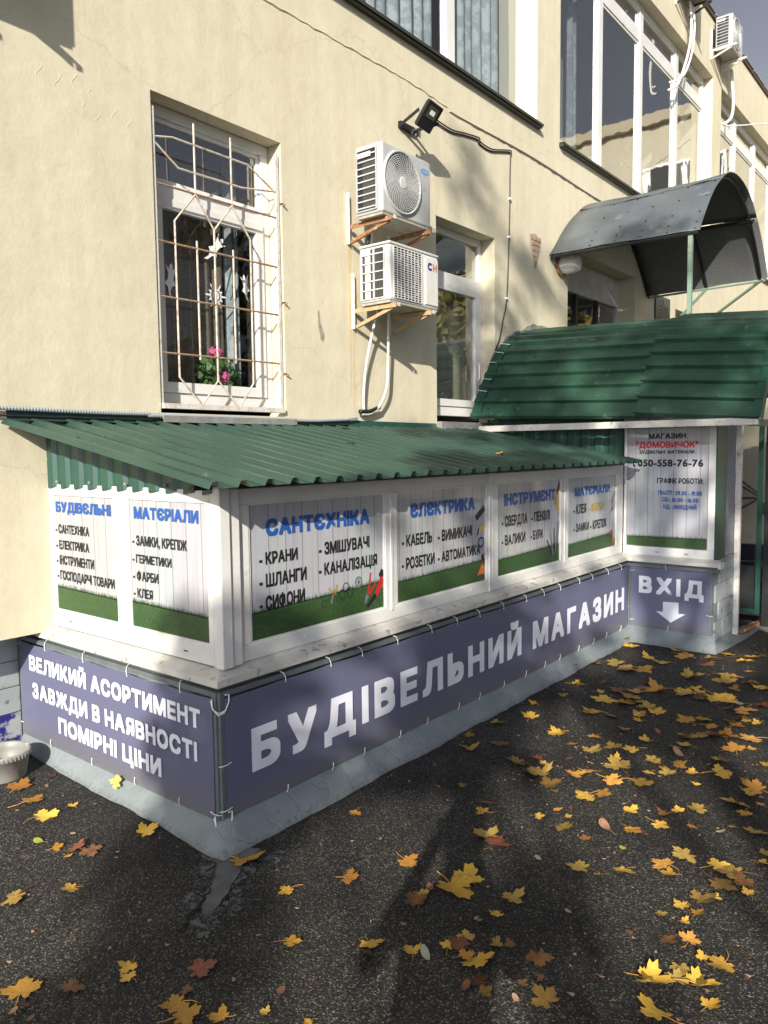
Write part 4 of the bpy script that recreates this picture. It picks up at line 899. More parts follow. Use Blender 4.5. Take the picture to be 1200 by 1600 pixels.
# twig on the awning
b = MB(); b.tube([(8.05, 3.55, 3.135), (8.2, 3.4, 3.15), (8.33, 3.36, 3.16)], .005, 5).tube([(8.2, 3.4, 3.15), (8.22, 3.5, 3.19)], .004, 5).tube([(8.12, 3.48, 3.14), (8.18, 3.3, 3.15)], .003, 5)
tag(b.build('twig', 'bark'), 'small brown twig lying on top of the green awning', 'twig')

# ============================================================ KIOSK
kx = thing('shop_kiosk', (2.3, 2.88, 0), 'low white framed shop kiosk with green corrugated lean-to roof and poster windows', 'kiosk')
MB().box(2.31, 7.9, 2.885, W + .3, 0, .81).build('base_wall', 'concrete', kx)
# upper core behind the windows
MB().box(2.42, 7.4, 3.0, W - .01, .812, 1.66).build('core', 'dark', kx)
FP = PL('F', 2.89); LP_ = PL('L', 2.31)
FZ0, FZ1 = .815, 1.675
# front frame
def window_bank(pl, u0, u1, gl, z0, z1, name='window_frame'):
    b = MB(); pbox(b, pl, u0, u1, z0, gl[0][2], -.07, 0); pbox(b, pl, u0, u1, gl[0][3], z1, -.07, 0)
    ed = [u0] + [q for g in gl for q in (g[0], g[1])] + [u1]
    for i in range(0, len(ed), 2): pbox(b, pl, ed[i], ed[i + 1], gl[0][2], gl[0][3], -.07, -.0)
    fr = b.build(name, 'pvc', kx, bevel=.005)
    for g in gl:
        b = MB(); frame_rect(b, pl, g[0], g[1], g[2], g[3], .008, .03, -.004); b.build('glazing_bead', 'pvc', fr)
    return fr
FG = [(2.515, 3.585, .898, 1.597), (3.70, 4.75, .898, 1.597), (4.908, 5.94, .898, 1.597), (6.08, 7.13, .898, 1.597)]
ff = window_bank(FP, 2.44, 7.29, FG, FZ0, FZ1)
LG = [(-4.41, -3.745, .92, 1.618), (-3.628, -2.96, .92, 1.618)]
lf = window_bank(LP_, -4.49, -2.93, LG, FZ0 + .005, FZ1)
for u in (3.64, 4.83, 6.01): MB().box(u - .012, u + .012, 2.882, 2.8895, FZ0 + .06, FZ1 - .06).build('cover_strip', 'pvc', ff, bevel=.003)
MB().box(4.77, 4.80, 2.876, 2.8895, FZ0, FZ1).build('cover_strip', 'pvc', ff, bevel=.003)
for u in (2.9, 4.05, 4.55, 5.15, 5.6, 6.3, 7.0):
    MB().lathe([(0, .004), (.009, .004), (.011, 0)], (u, 2.8895, .858), 'y', 12).build('drain_cap', 'pvc_dirty', ff)
for u in (-4.25, -3.15): pbox(MB(), LP_, u - .016, u + .016, .862, .868, .0004, .002).build('drain_slot', 'dark', lf)
# corner post in three facets
MB().box(2.305, 2.37, 2.855, 2.925, FZ0, 1.69).build('corner_post', 'pvc', kx, bevel=.006)
MB().box(2.372, 2.438, 2.868, 2.94, FZ0, 1.68).build('corner_post', 'pvc', kx, bevel=.005)
# posters
def poster(pl, g, mt, names, par):
    p = MB().poly([pl(g[0] + .004, g[2] + .004, -.012), pl(g[1] - .004, g[2] + .004, -.012), pl(g[1] - .004, g[3] - .004, -.012), pl(g[0] + .004, g[3] - .004, -.012)]).build('poster', mt, par)
    return p
def grass_print(pl, g, p, h, seed, dz=0.):
    random.seed(seed); b = MB(); u = g[0] + .006; z0 = g[2] + .006
    b.poly([pl(g[0] + .005, z0, -.0108), pl(g[1] - .005, z0, -.0108), pl(g[1] - .005, z0 + h - dz, -.0108), pl(g[0] + .005, z0 + h + dz, -.0108)])
    n = int((g[1] - g[0]) / .0035)
    for i in range(n):
        t = i / n; u = g[0] + .006 + (g[1] - g[0] - .012) * t; hz = h + dz * (1 - 2 * t); lean = random.uniform(-.008, .008); hh = random.uniform(.005, .03)
        b.poly([pl(u - .002, z0 + hz - .004, -.0108), pl(u + .0025, z0 + hz - .004, -.0108), pl(min(max(u + lean, g[0] + .006), g[1] - .006), z0 + hz + hh, -.0108)])
    b.build('grass_print', 'grass', p)
def flat(pl, pts, mt, p, off=-.0098, name='tool_print'): return MB().poly([pl(u, z, off) for u, z in pts]).build(name, mt, p)
def ringp(pl, cu_, cz, r, w_, mt, p, off=-.0098):
    b = MB(); n = 24
    for k in range(n):
        a, c = 2 * pi * k / n, 2 * pi * (k + 1) / n
        b.quad(pl(cu_ + r * cos(a), cz + r * sin(a), off), pl(cu_ + r * cos(c), cz + r * sin(c), off), pl(cu_ + (r - w_) * cos(c), cz + (r - w_) * sin(c), off), pl(cu_ + (r - w_) * cos(a), cz + (r - w_) * sin(a), off))
    return b.build('tool_print', mt, p)
def stick(pl, a, c, w_, mt, p, off=-.0096, w2=None):
    a = Vector(a); c = Vector(c); d = (c - a).normalized(); nn = Vector((-d.y, d.x)); w2 = w2 or w_
    return flat(pl, [a + nn * w_ / 2, a - nn * w_ / 2, c - nn * w2 / 2, c + nn * w2 / 2], mt, p, off)
TEXTS = {
'BF': [('БУДІВЕЛЬНИЙ МАГАЗИН', 2.422, 7.133, 0.288, 0.506)] ,
'BL': [('ВЕЛИКИЙ АСОРТИМЕНТ', -4.613, -2.944, 0.532, 0.628), ('ЗАВЖДИ В НАЯВНОСТІ', -4.588, -2.975, 0.364, 0.461), ('ПОМІРНІ ЦІНИ', -4.291, -3.273, 0.207, 0.305)] ,
'BV': [('ВХІД', -2.705, -2.103, 0.45, 0.614)] ,
'L1': [('БУДІВЄЛЬНІ', -4.383, -3.795, 1.509, 1.572), ('- САНТЕХНІКА', -4.396, -4.026, 1.383, 1.437), ('- ЕЛЕКТРИКА', -4.397, -4.033, 1.289, 1.343), ('- ІНСТРУМЕНТИ', -4.398, -3.987, 1.197, 1.253), ('- ГОСПОДАРЧІ ТОВАРИ', -4.399, -3.786, 1.106, 1.162)] ,
'L2': [('МАТЄРІАЛИ', -3.576, -3.031, 1.508, 1.572), ('- ЗАМКИ, КРЕПІЖ', -3.599, -3.13, 1.366, 1.42), ('- ГЕРМЕТИКИ', -3.604, -3.26, 1.272, 1.319), ('- ФАРБИ', -3.604, -3.376, 1.178, 1.23), ('- КЛЕЯ', -3.604, -3.43, 1.087, 1.138)] ,
'F1': [('САНТЄХНІКА', 2.634, 3.45, 1.424, 1.512), ('- КРАНИ', 2.584, 2.855, 1.281, 1.345), ('- ШЛАНГИ', 2.582, 2.919, 1.164, 1.235), ('- СИФОНИ', 2.58, 2.904, 1.047, 1.12), ('- ЗМІШУВАЧІ', 3.017, 3.447, 1.282, 1.352), ('- КАНАЛІЗАЦІЯ', 3.014, 3.516, 1.168, 1.237)] ,
'F2': [('ЄЛЄКТРИКА', 3.848, 4.606, 1.424, 1.514), ('- КАБЕЛЬ', 3.76, 4.084, 1.246, 1.321), ('- РОЗЕТКИ', 3.757, 4.112, 1.103, 1.177), ('- ВИМИКАЧІ', 4.15, 4.568, 1.242, 1.318), ('- АВТОМАТИКА', 4.149, 4.675, 1.102, 1.174)] ,
'F3': [('ІНСТРУМЄНТ', 5.015, 5.854, 1.422, 1.513), ('- СВЕРДЛА', 4.978, 5.375, 1.267, 1.347), ('- ВАЛИКИ', 4.978, 5.342, 1.125, 1.203), ('- ПЕНЗЛІ', 5.437, 5.756, 1.266, 1.346), ('- БУРИ', 5.428, 5.634, 1.123, 1.199)] ,
'F4': [('МАТЄРІАЛИ', 6.22, 6.987, 1.426, 1.505), ('- КЛЕЯ', 6.201, 6.463, 1.271, 1.354), ('- ФАРБИ', 6.517, 6.843, 1.269, 1.346), ('- ЗАМКИ', 6.204, 6.521, 1.113, 1.186), ('- КРЕПІЖ', 6.549, 6.917, 1.106, 1.188)] ,
'V': [('МАГАЗИН', -2.651, -2.306, 1.923, 1.973), ('"ДОМОВИЧОК"', -2.774, -2.193, 1.838, 1.897), ('БУДІВЄЛЬНІ  МАТЄРІАЛИ', -2.737, -2.228, 1.783, 1.815), ('050-558-76-76', -2.755, -2.147, 1.662, 1.732), ('ГРАФІК РОБОТИ:', -2.566, -2.144, 1.504, 1.555), ('ПН-ПТ: 09.00 - 19.00', -2.553, -2.154, 1.395, 1.437), ('СБ.: 10.00 - 16.00', -2.519, -2.182, 1.332, 1.371), ('НД. : ВИХІДНИЙ', -2.503, -2.199, 1.265, 1.305)] ,
}
def put(pl, key, p, first='bluecol', off=-.0092, mats={}):
    for i, (s_, u0, u1, z0, z1) in enumerate(TEXTS[key]):
        mt = mats.get(i, first if i == 0 else 'blacktxt')
        lettering(pl, s_, u0, u1, z0, z1, mt, p, .055 if i == 0 else .036, off)
ps = []
for k, g in enumerate(FG):
    p = poster(FP, g, 'posterX', None, ff); grass_print(FP, g, p, .15 - .01 * k, k + 1, -.01); put(FP, 'F%d' % (k + 1), p, mats={3: 'gold'} if False else ({2: 'gold'} if k == 3 else {})); ps.append(p)
pls = []
for k, g in enumerate(LG):
    p = poster(LP_, g, 'posterY', None, lf); grass_print(LP_, g, p, .13, k + 11, .005); put(LP_, 'L%d' % (k + 1), p); pls.append(p)
# printed tools
p = ps[0]
for cu_, cz, r, w_ in ((3.055, 1.008, .022, .004), (3.2, 1.038, .028, .005), (3.235, 1.075, .028, .005), (3.27, 1.04, .03, .005)): ringp(FP, cu_, cz, r, w_, 'blacktxt', p)
ringp(FP, 3.345, 1.09, .033, .010, 'greyprint', p); [stick(FP, (3.345 - .025 * cos(a), 1.09 - .025 * sin(a)), (3.345 + .025 * cos(a), 1.09 + .025 * sin(a)), .006, 'greyprint', p) for a in (0, 1.05, 2.1)]
stick(FP, (3.09, 1.09), (3.14, 1.05), .012, 'gold', p); stick(FP, (3.14, 1.05), (3.16, 1.10), .014, 'gold', p); stick(FP, (3.13, 1.06), (3.11, 1.0), .012, 'greyprint', p)
stick(FP, (3.42, .93), (3.50, .99), .022, 'blacktxt', p, w2=.03); stick(FP, (3.50, .985), (3.57, 1.085), .035, 'pipered', p, w2=.045); flat(FP, [(3.545, 1.08), (3.578, 1.09), (3.58, 1.13), (3.555, 1.14), (3.53, 1.11)], 'blacktxt', p); flat(FP, [(3.55, 1.03), (3.578, 1.02), (3.58, 1.05), (3.565, 1.06)], 'greyprint', p)
stick(FP, (3.43, 1.005), (3.455, 1.13), .018, 'pipered', p, w2=.012); stick(FP, (3.44, 1.0), (3.505, 1.07), .016, 'pipered', p, w2=.012); stick(FP, (3.425, 1.0), (3.40, .955), .03, 'greyprint', p, w2=.012)
p = ps[1]
stick(FP, (4.62, 1.36), (4.735, 1.43), .045, 'blacktxt', p); stick(FP, (4.66, 1.27), (4.735, 1.31), .04, 'yellowp', p, w2=.02); stick(FP, (4.64, 1.24), (4.66, 1.29), .016, 'blacktxt', p)
ringp(FP, 4.69, 1.185, .04, .014, 'navy', p); stick(FP, (4.70, 1.09), (4.735, 1.04), .03, 'blacktxt', p); stick(FP, (4.70, 1.04), (4.735, 1.10), .014, 'pipered', p)
flat(FP, [(4.635, .945), (4.70, 1.03), (4.738, 1.0), (4.738, .95), (4.68, .955)], mat('orange_print', (.6, .16, .03), .4), p)
p = ps[2]
for k in range(4): stick(FP, (5.80 + .02 * k, .96), (5.71 + .062 * k, 1.10 + .045 * k), .024, 'greyprint' if k % 2 else 'blacktxt', p, w2=.014)
stick(FP, (5.86, .93), (5.935, 1.24), .01, 'blacktxt', p); flat(FP, [(5.83, 1.40), (5.88, 1.43), (5.87, 1.47), (5.82, 1.45)], 'gold', p); stick(FP, (5.86, 1.38), (5.93, 1.55), .03, 'gold', p); stick(FP, (5.9, 1.33), (5.935, 1.40), .04, 'yellowp', p)
stick(FP, (5.88, 1.48), (5.93, 1.56), .02, 'pipered', p)
p = ps[3]
for a, c in (((7.03, 1.33), (7.11, 1.43)), ((7.03, 1.25), (7.10, 1.30)), ((7.04, 1.24), (7.05, 1.35))): stick(FP, a, c, .02, 'greyprint', p)
ringp(FP, 7.035, 1.04, .028, .028, 'pipered', p); stick(FP, (7.09, .99), (7.09, 1.1), .05, mat('pale_blue_print', (.3, .42, .5), .4), p); flat(FP, [(7.05, .94), (7.09, .95), (7.10, 1.0), (7.06, 1.0)], mat('orange_print', (.5, .2, .03), .4), p); stick(FP, (7.08, .905), (7.09, .96), .03, 'pipered', p)
# sill: projecting capping
def sill(pl, u0, u1, z1):
    b = MB(); b.quad(pl(u0, z1, -.005), pl(u1, z1, -.005), pl(u1, z1 - .028, .085), pl(u0, z1 - .028, .085)); b.quad(pl(u0, z1 - .028, .085), pl(u1, z1 - .028, .085), pl(u1, z1 - .055, .085), pl(u0, z1 - .055, .085))
    b.quad(pl(u0, z1 - .055, .085), pl(u1, z1 - .055, .085), pl(u1, z1 - .06, -.01), pl(u0, z1 - .06, -.01)); return b
b = MB(); A = lambda o, z: [(2.31 - o, 4.55, z), (2.31 - o, 2.89 - o, z), (7.28 - o, 2.89 - o, z), (7.28 - o, 1.965, z)]
b.sheet([A(-.01, .814), A(.085, .79), A(.087, .757), A(.06, .755), A(-.01, .75)]).build('sill', 'pvc_dirty', kx)
b = MB(); b.sheet([A(.03, .748), A(.032, .70), A(-.01, .69)]).build('sill_support', 'tube', kx)
MB().box(7.19, 7.30, 1.945, 1.967, .745, .80).build('sill_end', 'pvc', kx)
# roof sheets: ribs run from the wall down to the eave
def roofpt(x, y, off=0.): return (x, y, 2.035 + (1.695 - 2.035) * (W - y) / (W - 2.65) + off)
def trap(x, x0):
    f = ((x - x0) / .16) % 1
    return .03 * max(0, min(1, min(f / .12, (.42 - f) / .12)))
X0, X1 = 2.09, 7.2; xsn = []
x = X0
while x < X1: xsn += [x, x + .0192, x + .048, x + .0672, x + .11]; x += .16
random.seed(12)
sh = [2.09, 3.05, 4.17, 5.29, 6.41, 7.3]
for a, c, k in zip(sh[:-1], sh[1:], range(5)):
    xx = [q for q in xsn if a - .005 <= q <= c + .085]
    skew = lambda q, y: q + (0.055 * (1 - (W - y) / (W - 2.65)) * -1 if q < 2.3 else 0)
    rows = [[roofpt(skew(q, y), y, trap(q, X0) + .002 * k + .002 * sin(q * 5 + y * 3)) for q in xx] for y in (W - .03, 3.8, 3.2, 2.65 + random.uniform(-.006, .006))]
    MB().sheet(rows).build('roof_sheet', 'green_dirty', kx, solid=.0015)
b = MB()
for k in range(60):
    q = X0 + .11 + .16 * (k % 31); y = 2.75 if k < 31 else 3.9; b.lathe([(.009, 0), (.006, .006), (0, .007)], roofpt(q, y, .004 + .008), n=6)
b.build('screw_heads', 'green', kx, kind='stuff')
MB().box(2.2, 7.2, 2.9, 2.94, 1.677, 1.70).build('eave_beam', 'blackpaint', kx)
MB().sheet([[(2.08, W - .003, 2.115), (6.34, W - .003, 2.105)], [(2.08, W - .012, 2.045), (6.34, W - .012, 2.04)], [(2.08, W - .07, 2.045), (6.34, W - .07, 2.04)]]).build('wall_flashing', 'green', kx)
# gable infill (left) and wall (right), upright corrugated steel
def upright(pl, ua, ub, zlo, zhi, name, mt, par, off0=0.0):
    us = []; u = ua
    while u < ub: us += [u, u + .02, u + .06, u + .08]; u += .145
    us = [q for q in us if q < ub] + [ub]; h = lambda q: .018 * max(0, min(1, min((((q - ua) / .145) % 1) / .14, (.56 - ((q - ua) / .145) % 1) / .14)))
    return MB().sheet([[pl(q, zlo(q), off0 - h(q)) for q in us], [pl(q, zhi(q), off0 - h(q)) for q in us]]).build(name, mt, par, solid=.001)
upright(PL('L', 2.315), -4.50, -2.90, lambda u: 1.655 + .006 * sin(u * 43), lambda u: roofpt(2.3, -u)[2] - .004, 'gable_sheet', 'green', kx, .018)
for u in (-4.3, -3.95, -3.6, -3.25): MB().lathe([(0, .006), (.008, .005), (.011, 0)], (2.292, -u, 1.69), 'y', 8).build('screw', 'silver', kx)

# ---- entrance block
eb = thing('entrance_block', (7.3, 2.45, 0), 'shop entrance block with white poster panel, green steel cladding and grey base', 'kiosk')
MB().box(7.285, 7.93, 2.03, 2.884, 0, .80).build('base_wall', 'concrete', eb)
random.seed(19)
for j in range(4):
    x = 7.30 + (j % 2) * .12
    while x < 7.92:
        x2 = min(x + .26, 7.925); MB().box(x + .004, x2 - .004, 2.018 - random.random() * .004, 2.0295, .06 + j * .175, .228 + j * .175).build('tile', 'tile', eb, bevel=.003); x = x2
MB().box(7.36, 7.9, 2.06, 2.88, .802, 2.1).build('core', 'dark', eb)
EP = PL('L', 7.29); b = MB()
gE = (-2.857, -2.098, .895, 2.16); pbox(b, EP, -2.885, -2.035, .802, .895, -.06, 0); pbox(b, EP, -2.885, -2.857, .895, 2.2, -.06, 0); pbox(b, EP, -2.098, -2.035, .895, 2.2, -.06, 0); pbox(b, EP, -2.857, -2.098, 2.16, 2.2, -.06, 0)
ef = b.build('window_frame', 'pvc', eb, bevel=.005)
for u in (-2.55, -2.28): pbox(MB(), EP, u - .018, u + .018, .845, .851, .0004, .002).build('drain_slot', 'dark', ef)
p = poster(EP, gE, 'posterY', None, ef); grass_print(EP, gE, p, .09, 31, -.005)
put(EP, 'V', p, first='blacktxt', mats={1: 'redtxt', 5: 'bluecol', 6: 'bluecol', 7: 'bluecol'})
b = MB(); b.poly([EP(-2.80, 1.72, -.0092), EP(-2.785, 1.735, -.0092), EP(-2.778, 1.715, -.0092), EP(-2.79, 1.69, -.0092), EP(-2.778, 1.665, -.0092), EP(-2.787, 1.65, -.0092), EP(-2.80, 1.67, -.0092)]); b.build('phone_symbol', 'blacktxt', p)
MB().box(7.352, 7.62, 2.026, 2.05, .81, 2.1).box(7.292, 7.351, 2.022, 2.034, .81, 2.2).build('cladding', 'green', eb)
MB().box(7.622, 7.93, 2.03, 2.06, .81, 2.1).build('side_wall', mat('grey_render', (.2, .2, .22), .85, col2=(.27, .27, .28), scale=7), eb)
upright(PL('L', 7.30), -W + .02, -2.89, lambda u: 1.6, lambda u: 2.16, 'cladding', 'green', eb, .02)
pole = MB().bar((7.94, 2.0, -.0), (7.94, 2.0, 2.075), .05, .05).build('entrance_post', 'railwhite', bevel=.004); tag(pole, 'white square steel post with chipped paint at the shop entrance', 'post')

# ---- gate and the far wall of the stairwell
sw = thing('stairwell_wall', (8.95, 3, 0), 'cream stairwell side wall with dark tiled base seen through the gate', 'wall')
MB().box(8.95, 9.1, 1.75, W - .01, .79, 2.35).build('wall', 'plaster', sw)
MB().box(8.955, 9.1, 1.75, W - .01, -.2, .788).build('plinth', 'mortar', sw)
for i in range(9):
    for j in range(4): MB().box(8.945, 8.9545, 1.76 + i * .16, 1.76 + i * .16 + .15, .03 + j * .19, .21 + j * .19).build('tile', mat('dark_blue_tile', (.03, .033, .05), .35) if (i + j) == 0 else bpy.data.materials['dark_blue_tile'], sw)
gt = thing('metal_gate', (8.45, 1.95, 0), 'open green steel gate with black diagonal braces at the shop entrance', 'gate')
MB().box(8.43, 8.47, 1.90, 1.945, .13, 2.06).build('upright', 'green', gt); MB().box(8.43, 8.47, 2.40, 2.44, .13, 2.06).build('upright', 'green', gt)
MB().box(8.43, 8.47, 1.946, 2.399, .13, .175).build('rail', 'green', gt); MB().box(8.44, 8.46, 1.946, 2.399, 1.30, 1.325).build('rail', 'blackpaint', gt)
for a, c in (((1.95, 1.34), (2.40, 1.62)), ((1.95, 1.37), (2.40, 1.72)), ((1.95, 1.30), (2.40, 1.02))): MB().bar((8.45, a[0], a[1]), (8.45, c[0], c[1]), .015, .018).build('brace', 'blackpaint', gt)
MB().box(8.452, 8.458, 1.946, 2.2, .176, .62).build('sheet_panel', 'blackpaint', gt)
gf = thing('gate_frame', (8.45, 1.83, 0), 'dark steel door frame beside the open green gate at the right edge', 'door frame')
MB().box(8.40, 8.48, 1.80, 1.87, 0, 2.08).build('post', 'blackpaint', gf); MB().box(8.5, 8.56, 1.72, 1.79, 0, 2.08).build('post', 'darkgreen', gf); MB().box(8.41, 8.45, 1.74, 1.765, 0, 2.08).build('post', 'rust', gf)
MB().box(8.42, 8.46, 1.872, 1.895, 1.15, 1.27).build('hinge', 'darkgreen', gf); MB().box(8.42, 8.46, 1.872, 1.895, .62, .70).build('hinge', 'darkgreen', gf)

# ============================================================ BANNERS on tube frames
def banner(name, pl, u0, u1, z0, z1, key, label, bold, zips_t, zips_b, zips_l=(), zips_r=(), mt='bletter', off=.0, space=1.):
    c = pl((u0 + u1) / 2, z0, 0); t = thing(name, c, label, 'banner')
    b = MB(); r = .012
    frame_rect(b, pl, u0, u1, z0, z1, .026, .026, .0); b.build('tube_frame', 'tube', t)
    m_ = .02; n, k = int((u1 - u0) / .06) + 2, 9; rows = []
    ph = random.random() * 6
    for j in range(k):
        v = j / (k - 1); row = []
        for i in range(n):
            h = i / (n - 1); u = u0 + m_ + (u1 - u0 - 2 * m_) * h; edge = min(v, 1 - v) * 2
            sag = .006 * abs(sin((u - u0) * 8.2)) * (1 - edge)
            row.append(pl(u, z0 + m_ * .9 + (z1 - z0 - 2.4 * m_) * v + (-sag if v > .5 else sag), .0035 + .0028 * sin(u * 5 + ph) * edge + .0035 * abs(sin(u * 10.5 + v * 3)) * (1 - edge)))
        rows.append(row)
    fb = MB().sheet(rows).build('fabric', 'banner', t, smooth=True)
    for s_, a, c_, z0_, z1_ in TEXTS[key]: lettering(pl, s_, a, c_, z0_, z1_, mt, t, bold, .0095, space)
    def tie(u, z, dirv):
        a = .028
        if dirv in 'tb':
            sg = 1 if dirv == 't' else -1; zc = z
            pts = [pl(u + .004, zc - sg * .035, .012), pl(u, zc - sg * .01, .014), pl(u - .006, zc + sg * .014, .006), pl(u - .016, zc + sg * .022, -.012)]
        else:
            sg = 1 if dirv == 'r' else -1; pts = [pl(u - sg * .035, z + .004, .012), pl(u - sg * .01, z, .014), pl(u + sg * .014, z - .004, .006), pl(u + sg * .02, z - .008, -.014)]
        MB().tube(pts, .0023, 5).build('zip_tie', 'zip', t)
    for u in zips_t: tie(u, z1 - .012, 't')
    for u in zips_b: tie(u, z0 + .012, 'b')
    for z in zips_l: tie(u0 + .012, z, 'l')
    for z in zips_r: tie(u1 - .012, z, 'r')
    return t
random.seed(40)
BF = PL('F', 2.815); BL = PL('L', 2.235); BV = PL('L', 7.255)
fr = lambda a, c, n: [a + (c - a) * (i + .5) / n + random.uniform(-.03, .03) for i in range(n)]
t1 = banner('banner', BF, 2.245, 7.27, .10, .73, 'BF', 'long violet banner reading БУДІВЕЛЬНИЙ МАГАЗИН below the front windows', .05, fr(2.5, 7.2, 15), fr(2.5, 7.2, 15), (.16, .38), (.3,), space=1.45)
t2 = banner('banner', BL, -4.76, -2.835, .10, .73, 'BL', 'violet banner with three lines of white words on the left side of the kiosk', .048, fr(-4.6, -2.9, 4), fr(-4.6, -2.9, 4), (.18, .68), (.14,), space=1.12)
t3 = banner('banner', BV, -2.795, -2.03, .115, .73, 'BV', 'small violet banner reading ВХІД with a white arrow pointing down', .05, [-2.45], [-2.42], (.18, .66), (.3,), space=1.5)
ar = [(-2.471, .385), (-2.326, .392), (-2.326, .287), (-2.262, .289), (-2.396, .193), (-2.537, .288), (-2.471, .288)]
MB().poly([BV(u, z, .0095) for u, z in ar]).build('arrow_print', 'bletter', t3)
# knotted corner ties
for i, (z, lab) in enumerate(((.69, 'white cord knotted round the top of the banner frame corner'), (.12, 'white cord tied round the bottom of the banner frame corner'))):
    b = MB(); b.tube([(2.225, 2.86, z), (2.222, 2.84, z - .04), (2.235, 2.81, z - .055), (2.26, 2.797, z - .045), (2.285, 2.80, z - .01), (2.29, 2.805, z + .025), (2.265, 2.80, z + .03)], .0035, 5).tube([(2.225, 2.85, z + .01), (2.215, 2.835, z - .03), (2.222, 2.80, z - .06), (2.25, 2.79, z - .05)], .003, 5)
    tag(b.build('cord', 'zip'), lab, 'cord')

# ============================================================ BUCKET
t = thing('bucket', (1.99, 4.42, 0), 'dirty pale grey plastic bucket standing by the tiled plinth', 'bucket')
bc = (1.955, 4.42, 0)
MB().lathe([(0, .002), (.115, .002), (.12, .01), (.138, .125), (.146, .125), (.148, .155), (.142, .16), (.134, .155), (.131, .12), (.115, .02), (0, .018)], bc, n=36).build('body', 'bucket', t, smooth=True)
b = MB()
for k in range(44):
    a = 2 * pi * k / 44; b.bar((bc[0] + .1482 * cos(a), bc[1] + .1482 * sin(a), .128), (bc[0] + .1492 * cos(a), bc[1] + .1492 * sin(a), .152), .004, .004)
b.build('rim_ribs', 'bucket', t); MB().lathe([(0, .04), (.112, .04)], bc, n=24).build('inner_disc', 'dark', t)  # flat dark disc low inside the bucket

# ============================================================ LEAVES
def leaf_mats():
    base = {'y': ((.66, .43, .075), (.56, .33, .05)), 'o': ((.60, .33, .07), (.45, .21, .05)), 'g': ((.45, .31, .075), (.27, .18, .05)), 'b': ((.20, .10, .04), (.1, .05, .025)),
            'r': ((.24, .085, .045), (.13, .05, .03)), 'p': ((.42, .27, .17), (.27, .16, .1)), 'n': ((.25, .36, .05), (.38, .4, .06)), 'w': ((.40, .43, .31), (.3, .31, .2))}
    return {k: mat('leaf_' + k, a, .55, col2=c, scale=28, spots=(60, .66, (.16, .08, .03)), bump=.5, bscale=90, spec=.3) for k, (a, c) in base.items()}
LM = leaf_mats()
for k in LM:      # every leaf a little lighter, darker or redder than the next
    n_ = LM[k].node_tree.nodes; l_ = LM[k].node_tree.links; p = n_['Principled BSDF']; src = p.inputs['Base Color'].links[0].from_socket
    oi = n_.new('ShaderNodeObjectInfo'); cr = n_.new('ShaderNodeValToRGB'); cr.color_ramp.elements[0].color = (.50, .42, .40, 1); cr.color_ramp.elements[1].color = (1.12, 1.1, 1.05, 1); e_ = cr.color_ramp.elements.new(.35); e_.color = (.85, .80, .76, 1); e_ = cr.color_ramp.elements.new(.7); e_.color = (1, .98, .95, 1)
    l_.new(oi.outputs['Random'], cr.inputs[0]); mx = n_.new('ShaderNodeMix'); mx.data_type = 'RGBA'; mx.blend_type = 'MULTIPLY'; mx.inputs[0].default_value = 1; l_.new(src, mx.inputs[6]); l_.new(cr.outputs[0], mx.inputs[7]); l_.new(mx.outputs[2], p.inputs['Base Color'])
def maple_outline(seed, deep=.5):
    random.seed(seed); lobes = [(-128, .52), (-78, .8), (-38, .62) if deep < .45 else (-40, .93), (0, 1.0), (40, .93), (78, .8), (128, .52)]
    lobes = [(-125, .55), (-68, .88), (0, 1.05), (68, .88), (125, .55)]
    pts = []
    for i, (a, r) in enumerate(lobes):
        a += random.uniform(-5, 5); r *= random.uniform(.9, 1.08)
        for da, k in ((-27, .66), (-21, .84), (-11, .80), (0, 1.0), (11, .80), (21, .84), (27, .66)):
            q = radians(90 + a + da * (1 if abs(a) < 100 else .8)); kk = k * random.uniform(.95, 1.05); pts.append((r * kk * cos(q), r * kk * sin(q)))
        if i < 4:
            a2 = (a + lobes[i + 1][0]) / 2; q = radians(90 + a2); rr = deep * random.uniform(.85, 1.1); pts.append((rr * cos(q), rr * sin(q)))
    pts.append((.05, -.12)); pts.append((-.05, -.12)) ; return pts
def ovate_outline(seed):
    random.seed(seed); return [(.42 * sin(t) * (1 - .25 * cos(t)) * 1., -.15 + .75 * (1 - cos(t)) * .9) for t in [2 * pi * i / 26 for i in range(26)]]
